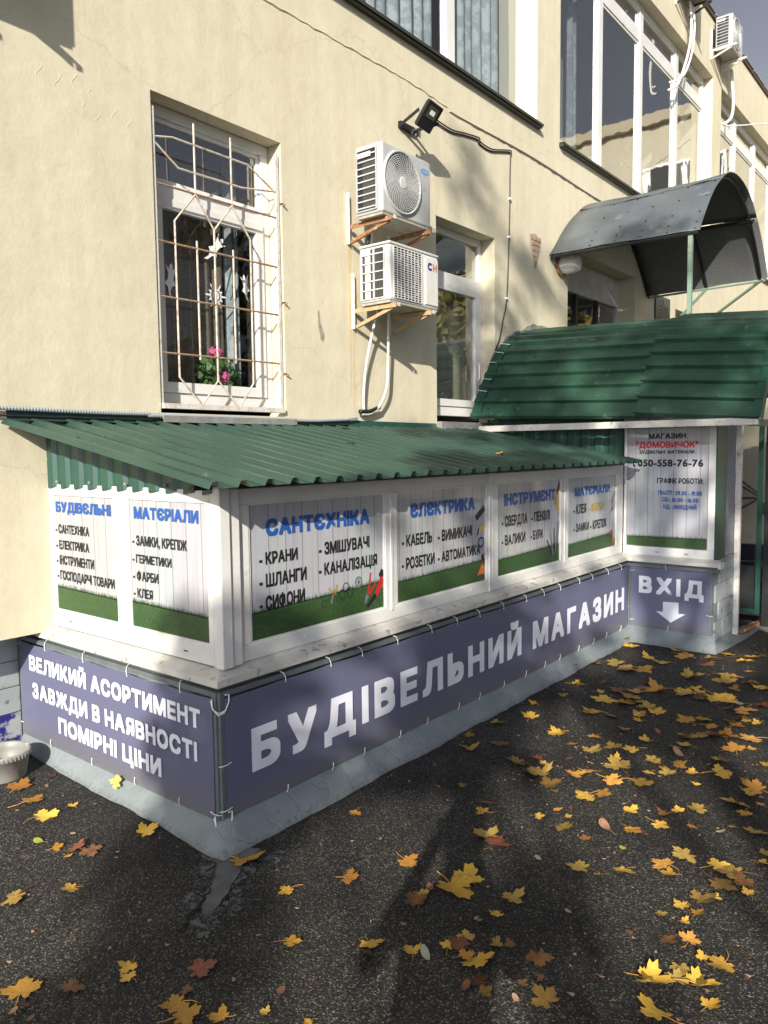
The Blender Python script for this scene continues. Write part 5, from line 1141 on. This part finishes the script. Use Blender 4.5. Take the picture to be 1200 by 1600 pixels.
def leaf_mesh(kind, seed, curl):
    random.seed(seed + 100); ol = maple_outline(seed, .42 + .12 * random.random()) if kind == 'm' else ovate_outline(seed)
    ax = random.uniform(0, pi); cup = curl * random.uniform(.5, 1.1); tw = random.uniform(-.15, .15)
    c1 = random.uniform(-.3, .5) * curl * 2
    if kind == 'm': order = sorted(range(len(ol)), key=lambda i: math.atan2(ol[i][1] , ol[i][0]))
    else: order = range(len(ol))
    ol = [ol[i] for i in order] if kind == 'm' else ol
    cen = (0, .0) if kind == 'm' else (0, .5)
    def zz(x, y):
        s_ = x * cos(ax) + y * sin(ax); r = math.hypot(x, y)
        return cup * s_ * s_ * .55 + c1 * .3 * max(0, r - .55) * sin(math.atan2(y, x) * 2 + seed) + tw * x * y + .05 * abs(sin(math.atan2(y, x) * 2.5)) * r + .02
    b = MB(); vs = [(cen[0], cen[1], zz(*cen))]; n = len(ol)
    for f in (.33, .66, 1.0):
        for x, y in ol: X = cen[0] + (x - cen[0]) * f; Y = cen[1] + (y - cen[1]) * f; vs.append((X, Y, zz(X, Y)))
    b.v = vs; b.f = [(0, 1 + i, 1 + (i + 1) % n) for i in range(n)] + [(1 + k * n + i, 1 + (k + 1) * n + i, 1 + (k + 1) * n + (i + 1) % n, 1 + k * n + (i + 1) % n) for k in (0, 1) for i in range(n)]
    mn = min(v[2] for v in b.v); b.v = [(x, y, z - mn + .02) for x, y, z in b.v]
    me = bpy.data.meshes.new('leaf'); me.from_pydata(b.v, [], b.f); me.validate()
    for p in me.polygons: p.use_smooth = True
    sb = MB(); z0 = zz(0, -.1) - mn + .02; L_ = random.uniform(.7, 1.2); bx = random.uniform(-.5, .5)
    sb.tube([(0, -.05 if kind == 'm' else -.12, z0), (bx * .1, -.35, z0 * .7 + .06), (bx * .35, -.35 - L_ * .4, .05), (bx, -.35 - L_ * .7, .02)], [.022, .018, .016, .02], 5)
    sm = bpy.data.meshes.new('stem'); sm.from_pydata(sb.v, [], sb.f)
    return me, sm
VAR = {'m': [leaf_mesh('m', s_, c) for s_, c in ((1, .25), (2, .5), (3, .15), (4, .8), (5, .3), (6, 1.1), (7, .2), (8, .6), (9, 1.4), (10, .9), (12, .4), (13, .7))], 'o': [leaf_mesh('o', s_, c) for s_, c in ((11, .5), (12, .9), (13, .3))]}
_mc = {}
def leaf_data(kd, i, col):
    k = (kd, i, col)
    if k not in _mc:
        me, sm = VAR[kd][i]; a = me.copy(); a.materials.clear(); a.materials.append(LM[col]); s_ = sm.copy(); s_.materials.clear(); s_.materials.append(LM['o' if col in 'yo' else 'b' if col in 'grb' else 'p']); _mc[k] = (a, s_)
    return _mc[k]
CN = {'y': 'bright yellow', 'o': 'orange yellow', 'g': 'dull golden', 'b': 'brown', 'r': 'reddish brown', 'p': 'pale tan', 'n': 'green', 'w': 'pale grey green'}
MARKS = [('the grey bucket', 1.98, 4.42), ('the cracked cement patch', 1.9, 2.5), ('the kiosk corner', 2.25, 2.72), ('the bottom left edge', .95, 1.9), ('the letters БУДІ', 3.3, 2.6), ('the banner middle', 4.9, 2.65),
         ('the kiosk inner corner', 6.9, 2.6), ('the arrow banner', 6.8, 1.9), ('the entrance post', 7.9, 1.6), ('the bottom centre', 2.35, 1.45), ('the bottom right corner', 2.6, .9), ('the right edge', 4.4, 1.0), ('the middle asphalt', 3.6, 1.7), ('the photographer shadow', 2.7, 1.6)]
LEAVES = '2.187,4.615,0.071,y 2.024,4.501,0.151,y 1.929,4.201,0.15,o 1.889,3.984,0.151,o 1.833,3.764,0.131,y 1.993,3.74,0.061,y 2.12,4.199,0.059,b 2.034,4.078,0.05,p 2.066,3.203,0.119,y 1.857,3.465,0.047,p 1.708,3.507,0.098,n 1.725,3.408,0.075,y 1.717,3.288,0.047,y 1.781,3.335,0.102,r 1.814,3.264,0.114,b 1.597,3.029,0.082,y 1.421,3.164,0.145,g 1.414,2.686,0.061,p 1.465,2.39,0.079,y 1.425,2.332,0.068,y 1.6,2.184,0.115,r 1.152,2.567,0.133,y 1.143,2.494,0.082,r 1.079,2.495,0.055,p 1.103,2.417,0.05,p 1.267,2.44,0.093,b 1.455,2.095,0.104,y 1.51,2.134,0.053,b 1.524,1.955,0.051,r 1.422,2.032,0.114,y 1.503,1.92,0.08,y 1.699,1.857,0.083,p 1.61,1.825,0.042,g 1.913,2.032,0.087,y 1.866,2.162,0.049,p 2.154,2.287,0.087,y 2.191,2.638,0.16,y 1.609,3.53,0.042,p 1.822,1.803,0.031,b 1.672,1.69,0.042,y 2.85,2.508,0.072,o 2.644,2.034,0.11,o 2.376,2.152,0.1,o 4.632,2.479,0.132,y 4.494,2.187,0.142,y 4.39,2.614,0.112,g 4.095,2.639,0.083,g 3.934,2.517,0.127,g 4.109,2.423,0.121,b 4.373,2.04,0.072,y 4.325,1.9,0.133,g 3.917,2.167,0.174,g 3.825,1.993,0.174,g 3.738,1.889,0.134,g 4.045,2.108,0.092,r 4.005,2.037,0.075,g 3.835,2.306,0.068,p 3.458,2.255,0.053,g 3.351,2.053,0.134,b 3.251,1.996,0.085,y 3.046,1.849,0.141,g 3.009,1.781,0.126,r 3.351,1.617,0.106,g 3.745,1.661,0.123,y 3.827,1.617,0.103,o 3.559,1.664,0.066,r 3.319,1.476,0.061,b 3.465,1.427,0.137,p 3.354,1.297,0.071,n 3.025,1.558,0.058,w 3.063,1.379,0.124,g 3.063,1.304,0.05,g 3.163,1.224,0.101,y 3.711,1.421,0.098,y 2.604,1.761,0.18,y 2.678,1.728,0.138,y 2.471,1.832,0.08,g 2.529,1.811,0.081,r 2.405,1.8,0.105,b 2.663,1.51,0.105,g 2.539,1.506,0.064,y 2.474,1.543,0.076,w 2.424,1.594,0.03,r 2.276,1.751,0.05,p 2.099,1.793,0.101,y 2.057,1.763,0.142,b 2.149,1.634,0.076,y 2.159,1.563,0.093,w 2.256,1.544,0.067,y 2.295,1.505,0.096,r 2.268,1.423,0.126,y 2.348,1.516,0.073,g 2.248,1.465,0.07,o 2.378,1.416,0.062,g 2.4,1.463,0.039,r 2.296,1.319,0.055,b 2.422,1.259,0.099,b 2.236,1.272,0.045,p 2.249,1.229,0.044,b 2.317,1.189,0.04,b 2.105,1.373,0.079,r 2.135,1.314,0.057,g 2.17,1.362,0.076,b 2.228,1.121,0.12,g 2.314,1.069,0.07,w 2.171,1.199,0.056,p 2.739,1.277,0.051,w 2.648,1.226,0.03,b 2.433,1.03,0.045,b 2.765,1.037,0.059,b 2.426,1.367,0.048,b 3.324,1.101,0.125,o 3.257,1.053,0.072,y 3.286,0.992,0.039,w 3.467,1.049,0.134,g 3.448,0.924,0.102,y 3.432,0.835,0.155,g 3.312,0.878,0.136,g 3.369,0.781,0.097,b 3.198,0.864,0.058,y 3.307,0.753,0.058,y 3.596,0.775,0.074,y 3.69,0.786,0.064,g 3.051,0.938,0.078,y 3.033,0.878,0.066,y 2.955,0.91,0.055,y 3.135,0.901,0.12,g 2.943,0.994,0.051,g 2.84,0.848,0.082,o 2.788,0.711,0.101,y 2.77,0.778,0.051,y 2.903,0.653,0.07,r 2.678,0.828,0.091,g 2.536,0.898,0.143,y 2.619,0.755,0.124,y 2.6,0.816,0.089,g 2.538,0.69,0.076,y 2.401,0.805,0.134,y 2.801,0.922,0.087,b 3.883,0.864,0.111,g 3.7,0.904,0.048,r 3.771,1.009,0.074,w 3.727,1.223,0.082,r 3.547,1.259,0.043,r 3.864,1.221,0.072,y 3.954,1.138,0.118,g 4.137,1.016,0.153,g 6.917,2.66,0.179,y 7.007,2.738,0.134,g 6.247,2.556,0.176,g 6.151,2.653,0.121,o 5.89,2.748,0.096,g 6.575,2.349,0.134,y 6.514,2.195,0.164,y 6.158,2.387,0.15,g 6.203,2.295,0.192,o 7.099,1.85,0.142,y 6.22,1.911,0.195,g 6.45,1.72,0.104,y 6.443,1.612,0.143,o 6.263,1.655,0.201,g 6.358,1.472,0.13,o 6.243,1.386,0.146,y 5.841,1.594,0.227,y 5.756,1.831,0.144,g 5.762,1.977,0.195,o 5.598,2.093,0.164,g 5.267,2.215,0.206,y 5.332,2.082,0.167,o 5.645,2.401,0.151,b 5.498,2.543,0.13,o 5.224,2.518,0.087,g 4.915,2.59,0.074,o 4.967,2.204,0.081,g 5.007,2.044,0.097,g 5.125,1.909,0.106,y 5.032,1.865,0.078,y 5.224,1.82,0.124,y 5.299,1.897,0.109,g 5.219,1.598,0.156,y 5.319,1.527,0.113,y 5.618,1.472,0.154,p 5.624,1.355,0.116,o 5.442,1.281,0.077,y 5.462,1.215,0.077,y 5.796,1.393,0.119,w 4.873,1.667,0.075,r 4.996,1.468,0.14,g 5.071,1.332,0.147,o 5.126,1.17,0.178,o 4.768,1.468,0.111,y 4.511,1.705,0.133,y 4.468,1.813,0.134,g 4.706,1.689,0.089,y 4.876,1.209,0.14,o 4.459,1.41,0.097,y 4.67,1.194,0.128,b 4.44,1.558,0.084,g 4.94,1.141,0.078,o 4.196,1.667,0.185,g 4.084,1.516,0.135,y 4.233,1.502,0.073,y 4.279,1.413,0.101,g 4.469,1.193,0.145,y 4.382,1.307,0.073,y 4.38,0.971,0.152,o 4.478,1.069,0.121,b 4.006,1.645,0.128,o 5.83,1.788,0.103,y 4.937,1.525,0.107,g 5.492,2.087,0.161,g 4.7,1.504,0.087,g 5.55,2.206,0.158,r 4.242,1.252,0.054,y 7.062,1.787,0.171,b 5.045,1.389,0.13,r 5.381,1.371,0.099,g 3.513,1.719,0.055,o 5.839,1.634,0.14,b 5.311,1.316,0.108,o 4.595,1.437,0.123,p 3.387,1.763,0.063,y 4.045,1.787,0.114,o 3.801,1.26,0.091,o 4.757,1.013,0.072,y 6.994,1.677,0.186,y 5.012,2.166,0.143,y 5.758,1.497,0.145,y 4.669,1.251,0.082,y 5.69,1.347,0.151,o 5.441,2.323,0.069,y 4.14,1.969,0.069,r 5.376,2.02,0.129,g 5.82,1.284,0.145,r 5.502,1.317,0.095,y 3.975,1.839,0.122,o 5.751,1.658,0.133,b 4.817,1.879,0.085,g 6.967,2.237,0.148,y 5.289,1.601,0.073,p 4.387,1.523,0.103,g 4.299,1.719,0.09,y 6.869,1.875,0.184,b 4.261,1.686,0.098,g 5.125,1.894,0.095,y 5.901,1.508,0.076,y 3.749,1.121,0.052,o 6.104,1.535,0.091,g 4.386,1.312,0.058,y 5.306,1.915,0.139,g 4.29,0.94,0.053,p 5.941,1.786,0.095,y 7.261,1.606,0.115,y 5.879,2.133,0.152,p 6.675,1.9,0.14,r 5.785,1.473,0.09,g 4.238,1.689,0.095,y 3.47,1.641,0.045,y 3.541,1.346,0.103,o 6.867,2.158,0.165,o 3.665,1.255,0.1,y 4.189,0.907,0.054,o 7.147,1.649,0.156,o 4.055,0.955,0.083,y 4.566,1.978,0.099,o 4.334,1.442,0.082,y 6.121,2.394,0.178,o 5.078,1.322,0.086,o 6.681,1.564,0.086,o 4.304,0.986,0.103,y 4.885,1.524,0.09,b 5.841,1.7,0.117,y 5.088,1.332,0.058,y 3.703,1.831,0.052,g 3.865,0.961,0.049,o 4.565,1.934,0.063,r 4.423,1.393,0.079,o 3.535,1.351,0.051,y 4.091,1.547,0.056,g 6.803,2.136,0.152,o 5.436,1.383,0.115,r 6.875,1.939,0.163,g 5.207,1.456,0.099,o 5.704,2.098,0.126,r'
random.seed(77); recs = []
ORD = ['nearest', 'second nearest', 'third nearest', 'fourth nearest', 'fifth nearest', 'sixth nearest', 'seventh nearest', 'eighth nearest', 'ninth nearest', 'tenth nearest', 'eleventh nearest', 'twelfth nearest', 'thirteenth nearest', 'fourteenth nearest']
for it in LEAVES.split(' '):
    x, y, s_, col = it.split(','); x, y, s_ = float(x), float(y), float(s_)
    kd = 'm' if col in 'yognb' and s_ > .035 and not (col == 'b' and random.random() < .4) else ('o' if col in 'pwrb' else 'm')
    if col == 'r' and s_ > .085: kd = 'm'
    if col == 'n': kd = 'o'
    vi = random.randrange(len(VAR[kd])); me, sm = leaf_data(kd, vi, col)
    o = bpy.data.objects.new('fallen_leaf', me); COL.objects.link(o); sc_ = s_ * (.66 if kd == 'm' else .42)
    onf = (x < 2.3 and y > 2.9 and col == 'y' and abs(s_ - .07) < 0)
    z = .002 + random.random() * .006
    if 2.12 < x < 7.1 and 2.72 < y < 2.88: z += .06 * (y - 2.7) / .17 + .02
    o.location = (x, y, z); o.rotation_euler = (random.uniform(-.16, .16), random.uniform(-.16, .16), random.uniform(0, 2 * pi)); o.scale = (sc_, sc_ * random.uniform(.85, 1.05), sc_)
    if kd == 'm' or s_ > .08:
        st = bpy.data.objects.new('stem', sm); COL.objects.link(st); st.parent = o
    mk = min(range(len(MARKS)), key=lambda i: math.hypot(x - MARKS[i][1], y - MARKS[i][2])); d = math.hypot(x - MARKS[mk][1], y - MARKS[mk][2])
    size = 'large' if s_ > .125 else 'small' if s_ < .075 else 'medium'
    recs.append((o, kd, col, size, mk, d))
grp = {}
for r_ in recs: grp.setdefault(r_[1:5], []).append(r_)
for key, L_ in grp.items():
    L_.sort(key=lambda q: q[5]); kd, col, size, mk = key; sp = 'maple leaf' if kd == 'm' else 'oval leaf'
    for i, q in enumerate(L_):
        if len(L_) == 1: lab = 'lone %s %s %s on the asphalt near %s' % (size, CN[col], sp, MARKS[mk][0])
        else: lab = '%s %s %s, %s one to %s' % (size, CN[col], sp, ORD[min(i, 13)] if i < len(L_) - 1 or len(L_) == 2 else 'farthest', MARKS[mk][0])
        tag(q[0], lab, 'leaf', 'fallen leaves on the asphalt')
def extra_leaf(p, s_, col, rot, label, grp_=None, vi=0):
    me, sm = leaf_data('m', vi, col); o = bpy.data.objects.new('fallen_leaf', me); COL.objects.link(o); o.location = p; o.rotation_euler = rot; o.scale = (s_,) * 3; tag(o, label, 'leaf', grp_); return o
for i, (x, y, s_, lab) in enumerate(((4.80, 4.28, .06, 'yellow leaf on the kiosk roof closest to the wall'), (4.05, 3.55, .05, 'yellow leaf halfway down the kiosk roof'), (5.9, 4.2, .04, 'small yellow leaf high on the kiosk roof near the green cladding'), (5.25, 3.1, .05, 'dull leaf on the lower right of the kiosk roof'))):
    extra_leaf(roofpt(x, y, .03), s_, 'yyyo'[i], (.1, .1, i * 1.3), lab, 'leaves lying on the kiosk roof', i)
extra_leaf((7.08, 4.25, 2.2), .035, 'g', (.3, .5, 1), 'curled dry leaf caught at the wall end of the awning fascia', None, 3)
extra_leaf((2.19, 3.62, .10), .05, 'y', (.2, -1.1, .3), 'yellow leaf leaning upright against the concrete footing below the left banner', None, 1)
random.seed(55)      # crumbs of leaf and twig too small to count
b = MB()
for k in range(700):
    if random.random() < .55: x = random.uniform(3.2, 8.5); y = random.uniform(.9, 2.72)
    else: x = random.uniform(.6, 5); y = random.uniform(.3, 4.0)
    if x > 2.1 and y > 2.72: continue
    a = random.uniform(0, 6.28); r = random.uniform(.003, .013); q = random.uniform(.3, 1)
    b.poly([(x + r * cos(a), y + r * sin(a), .004 + random.random() * .006), (x + r * q * cos(a + 1.8), y + r * q * sin(a + 1.8), .003), (x + r * cos(a + 3.1), y + r * sin(a + 3.1), .004 + random.random() * .005), (x + r * q * cos(a + 4.9), y + r * q * sin(a + 4.9), .003)])
tag(b.build('leaf_litter', LM['p']), kind='stuff', label='tiny crumbs of dry leaf scattered on the asphalt', cat='litter')

# ============================================================ BEHIND THE CAMERA: trees, photographer, opposite buildings (shadows and reflections)
DIR = Vector((sin(SUN_AZ), cos(SUN_AZ), 0)); PERP = Vector((cos(SUN_AZ), -sin(SUN_AZ), 0)); TAN = math.tan(SUN_EL)
def sunpt(a, b_, D): v = PERP * a - DIR * D; return Vector((v.x, v.y, b_ + D * TAN))
def tree(name, base, h, label, clumps, leafn, leafr, seed, rt=.22, mt='foliage'):
    random.seed(seed); t = thing(name, base, label, 'tree'); base = Vector(base)
    top = base + Vector((0, 0, h)); tp = [base + Vector((.12 * sin(i), .1 * cos(i * 1.3) - .1, h * i / 8)) for i in range(9)]
    MB().tube(tp, [rt * (1 - .09 * i) for i in range(9)], 10).build('trunk', 'bark', t, smooth=True)
    lb = MB(); cr = MB()
    for ci, (c, r) in enumerate(clumps):
        c = Vector(c)
        if c.z > base.z + 1.2 and ci % 16 == 0:
            i = min(7, max(2, int((c.z - base.z) / h * 8) - 2)); s_ = tp[i]; md = s_.lerp(c, .5) + Vector((0, 0, .25)); lb.tube([s_, md, c], [.05, .03, .008], 5)
        for k in range(int(leafn * (r / .4) ** 2)):
            d = Vector((random.gauss(0, 1), random.gauss(0, 1), random.gauss(0, 1))).normalized() * r * random.random() ** .5; p = c + d
            nn = Vector((random.gauss(0, 1), random.gauss(0, 1), random.gauss(0, 1))).normalized(); u = nn.orthogonal().normalized(); v = nn.cross(u); q = leafr * random.uniform(.6, 1.3)
            cr.poly([p + u * q, p + v * q * .7 + nn * q * .2, p - u * q * .9, p - v * q * .7])
    lb.build('limb', 'bark', t); cr.build('crown', mt, t); return t
# gaps (a, b, r) in the sun-space picture where light reaches the ground and the banners
GAPS = [(-0.46, 1.41, 0.273), (-0.52, 1.27, 0.273), (0, 1.73, 0.098), (0.21, 2.2, 0.195), (0.34, 2, 0.195), (0.52, 1.88, 0.234), (0.75, 1.65, 0.195), (0.85, 1.46, 0.234), (0.62, 1.69, 0.156), (-0.81, 1.67, 0.117), (-2.19, 1.3, 0.2875), (-2.22, 1.6, 0.345), (-1.83, 1.11, 0.138), (-0.68, 1.19, 0.195), (-0.73, 1.1, 0.156), (1.55, 3, 0.115), (1.86, 2.86, 0.1725), (1.35, 2.22, 0.195), (-0.2, 1.53, 0.137), (0.43, 1.55, 0.176), (0.38, 1.69, 0.176), (0.5, 1.42, 0.195), (0.62, 1.35, 0.195), (-0.64, 1.3, 0.176), (-0.38, 1.52, 0.195), (0.71, 1.25, 0.195), (0.94, 1.41, 0.234), (-0.29, 1.38, 0.195), (-0.52, 1.59, 0.156), (1.07, 1.75, 0.195), (0.37, 2.21, 0.195), (0.57, 2.08, 0.195), (-0.9, 2.28, 0.137), (-0.34, 2.77, 0.138), (0.26, 3.36, 0.1725), (0.75, 3.7, 0.1725), (-0.66, 2.5, 0.069), (-2.63, 2.26, 0.4025), (-2.92, 2.06, 0.345), (-2.21, 2.28, 0.345), (-1.94, 2.31, 0.1725), (-1.31, 2.84, 0.115), (-1.11, 3.01, 0.161), (-0.91, 3.24, 0.138), (-0.47, 3.46, 0.1725), (0.1, 3.98, 0.1725), (-0.14, 3.45, 0.092), (0.69, 4.47, 0.138), (-0.8, 2.79, 0.115), (1.21, 4.14, 0.115), (1.52, 4.39, 0.138), (1.61, 5.02, 0.138), (1.42, 4.59, 0.115), (1.49, 3.61, 0.138)]
def make_clumps(seed, n, a0, a1, b0, b1, D0, D1, dens):
    random.seed(seed); out = []
    for k in range(n):
        a = random.uniform(a0, a1); b_ = random.uniform(b0, b1); r = random.uniform(.14, .34)
        if random.random() > dens(a, b_): continue
        if any(math.hypot((a - g[0]), (b_ - g[1])) < g[2] + r * .6 * (g[1] < 2.4) for g in GAPS): continue
        out.append((sunpt(a, b_, random.uniform(D0, D1)), r))
    return out

def dens(a, b_):
    if a < -2.0: return .35 if b_ < 1.5 else 0
    if b_ < 2.4: return 1
    if a < -1.2: return .5 if b_ < 2.65 else 0
    if a < -.6: return .4 if b_ < 3.2 else (.04 if b_ < 5 else .02)
    return .5 if b_ < 4.8 else (.75 if b_ < 7.2 else .3)
cl = make_clumps(5, 1000, -2.2, 6.5, 2.3, 8.6, 9, 11.5, dens) + make_clumps(6, 1100, -2.6, 5.5, .3, 2.75, 8.5, 10.5, dens)
tree('maple_tree', sunpt(1.2, 0, 10.5).xy.to_3d(), 11, 'tall autumn maple standing behind the viewer and shading the kiosk', cl, 95, .07, 2)
random.seed(8)
for k, (x, y, h) in enumerate(((20, -5, 10), (19, -13, 9), (14, -30, 10))):
    tree('maple_tree', (x, y, 0), h, ['yellowing maple in front of the side wing, nearer the wall', 'yellowing maple in front of the side wing, farther from the wall', 'yellowing maple behind the viewer near the far building'][k], [(Vector((x + random.gauss(0, 1.8), y + random.gauss(0, 1.8), h * random.uniform(.4, 1.05))), random.uniform(.6, 1.1)) for q in range(34)], 26, .16, 20 + k)


# photographer: one continuous skinned figure with raised arms, just behind the camera
def person(base, yaw):
    base = Vector(base); J = {'pelvis': (0, 0, .95, .15), 'waist': (0, 0, 1.12, .135), 'chest': (0, .01, 1.32, .16), 'neck': (0, .02, 1.5, .06), 'head0': (0, .03, 1.60, .085), 'head1': (0, .03, 1.72, .095), 'head2': (0, .02, 1.79, .06)}
    E_ = [('pelvis', 'waist'), ('waist', 'chest'), ('chest', 'neck'), ('neck', 'head0'), ('head0', 'head1'), ('head1', 'head2')]
    for s_, n_ in ((-1, 'l'), (1, 'r')):
        J.update({'sh' + n_: (s_ * .19, .02, 1.42, .075), 'el' + n_: (s_ * .27, .16, 1.2, .05), 'wr' + n_: (s_ * .10, .33, 1.47, .033), 'ha' + n_: (s_ * .075, .36, 1.54, .034), 'hip' + n_: (s_ * .1, 0, .88, .1), 'kn' + n_: (s_ * .12, .02, .5, .065), 'an' + n_: (s_ * .13, 0, .1, .045), 'to' + n_: (s_ * .14, .17, .05, .04)})
        E_ += [('chest', 'sh' + n_), ('sh' + n_, 'el' + n_), ('el' + n_, 'wr' + n_), ('wr' + n_, 'ha' + n_), ('pelvis', 'hip' + n_), ('hip' + n_, 'kn' + n_), ('kn' + n_, 'an' + n_), ('an' + n_, 'to' + n_)]
    ks = list(J); me = bpy.data.meshes.new('person'); me.from_pydata([J[k][:3] for k in ks], [(ks.index(a), ks.index(c)) for a, c in E_], [])
    o = bpy.data.objects.new('person', me); COL.objects.link(o); o.location = base; o.rotation_euler.z = yaw; me.materials.append(M['jacket'])
    md = o.modifiers.new('skin', 'SKIN'); md.use_smooth_shade = True
    for i, k in enumerate(ks): me.skin_vertices[0].data[i].radius = (J[k][3],) * 2
    me.skin_vertices[0].data[0].use_root = True
    o.modifiers.new('sub', 'SUBSURF').levels = 1; o.modifiers['sub'].render_levels = 2
    for s_, n_ in ((-1, 'l'), (1, 'r')):
        for f in range(4):
            p0 = Vector((s_ * .08, .36, 1.53)) + Vector((0, .01 * f, .018 * f)); MB().tube([p0, p0 + Vector((-s_ * .03, .02, .02)), p0 + Vector((-s_ * .05, .005, .025))], [.009, .008, .006], 6).build('finger', 'skin').parent = o
        p0 = Vector((s_ * .08, .35, 1.53)); MB().tube([p0, p0 + Vector((-s_ * .02, -.02, .03)), p0 + Vector((-s_ * .035, -.02, .05))], [.011, .009, .007], 6).build('thumb', 'skin').parent = o
    h = MB().lathe([(0, 1.86), (.06, 1.85), (.1, 1.79), (.112, 1.72), (.1, 1.66), (.085, 1.62)], (0, .015, 0), n=20).build('hair', mat('brown_hair', (.03, .02, .012), .8), smooth=True); h.parent = o
    f = MB().lathe([(0, 1.80), (.05, 1.79), (.082, 1.72), (.08, 1.65), (.055, 1.58), (0, 1.56)], (0, .045, 0), n=20).build('face', 'skin', smooth=True); f.parent = o
    MB().lathe([(0, 0), (.012, 0), (.006, .03), (0, .035)], (0, .14, 1.655), n=8).build('nose', 'skin', None).parent = f
    for s_ in (-1, 1): MB().lathe([(0, -.008), (.008, 0), (0, .008)], (s_ * .03, .122, 1.70), n=8).build('eye', 'black').parent = f; MB().lathe([(0, -.03), (.014, 0), (0, .03)], (s_ * .088, .03, 1.69), n=8).build('ear', 'skin').parent = f
    MB().box(-.022, .022, .118, .122, 1.612, 1.618).build('mouth', 'redtxt').parent = f
    return o
pr = person((-.34, .10, 0), -SUN_AZ + .15)
tag(pr, 'person in a dark jacket raising both arms to hold up a phone', 'person')
ph = MB().box(-.04, .04, -.004, .004, -.08, .08).build('phone', 'phone'); ph.location = pr.location + Matrix.Rotation(-SUN_AZ + .15, 3, 'Z') @ Vector((0, .385, 1.57)); ph.rotation_euler.z = -SUN_AZ + .15
tag(ph, 'black phone held up in both hands by the person behind the camera', 'phone')

# buildings across the yard (seen only in window reflections)
def block(loc, sx, sy, h, label, cols, rows_):
    t = thing('apartment_building', loc, label, 'building'); x, y, z = loc
    MB().box(x - sx / 2, x + sx / 2, y - sy / 2, y + sy / 2, 0, h).build('wall', 'facade', t)
    MB().box(x - sx / 2 - .3, x + sx / 2 + .3, y - sy / 2 - .3, y + sy / 2 + .3, h + .005, h + .4).build('roof', 'roofing', t)
    for i in range(cols):
        for j in range(rows_):
            cx = x - sx / 2 + sx * (i + .5) / cols; cz = 1.8 + j * (h - 2) / rows_ + .6
            wn = MB().box(cx - .75, cx + .75, y + sy / 2 + .001, y + sy / 2 + .06, cz - .8, cz + .8).build('window', 'pvc', t); MB().box(cx - .65, cx + .65, y + sy / 2 + .0605, y + sy / 2 + .065, cz - .7, cz + .7).build('pane', 'dark', wn)
    return t
wg = thing('office_building_wing', (28, -5, 0), 'cream side wing of the office building standing out of view on the right', 'building')
MB().box(24, 34, -16, 4.3, 0, 11.5).build('wall', 'plaster', wg); MB().box(23.8, 34.2, -16.2, 4.4, 11.505, 11.8).build('roof', 'facade', wg)
for j in range(3):
    for i in range(5):
        y = 1.5 - i * 3.6; z = 1.6 + j * 3.4; wn = MB().box(23.94, 23.998, y - 1.2, y + 1.2, z, z + 1.9).build('window', 'pvc', wg)
        for q in (-1, 1): MB().box(23.93, 23.939, y + q * .57 - .5, y + q * .57 + .5, z + .08, z + 1.82).build('pane', 'dark', wn)
block((4, -42, 0), 30, 10, 9, 'cream apartment building across the yard behind the viewer', 9, 3)
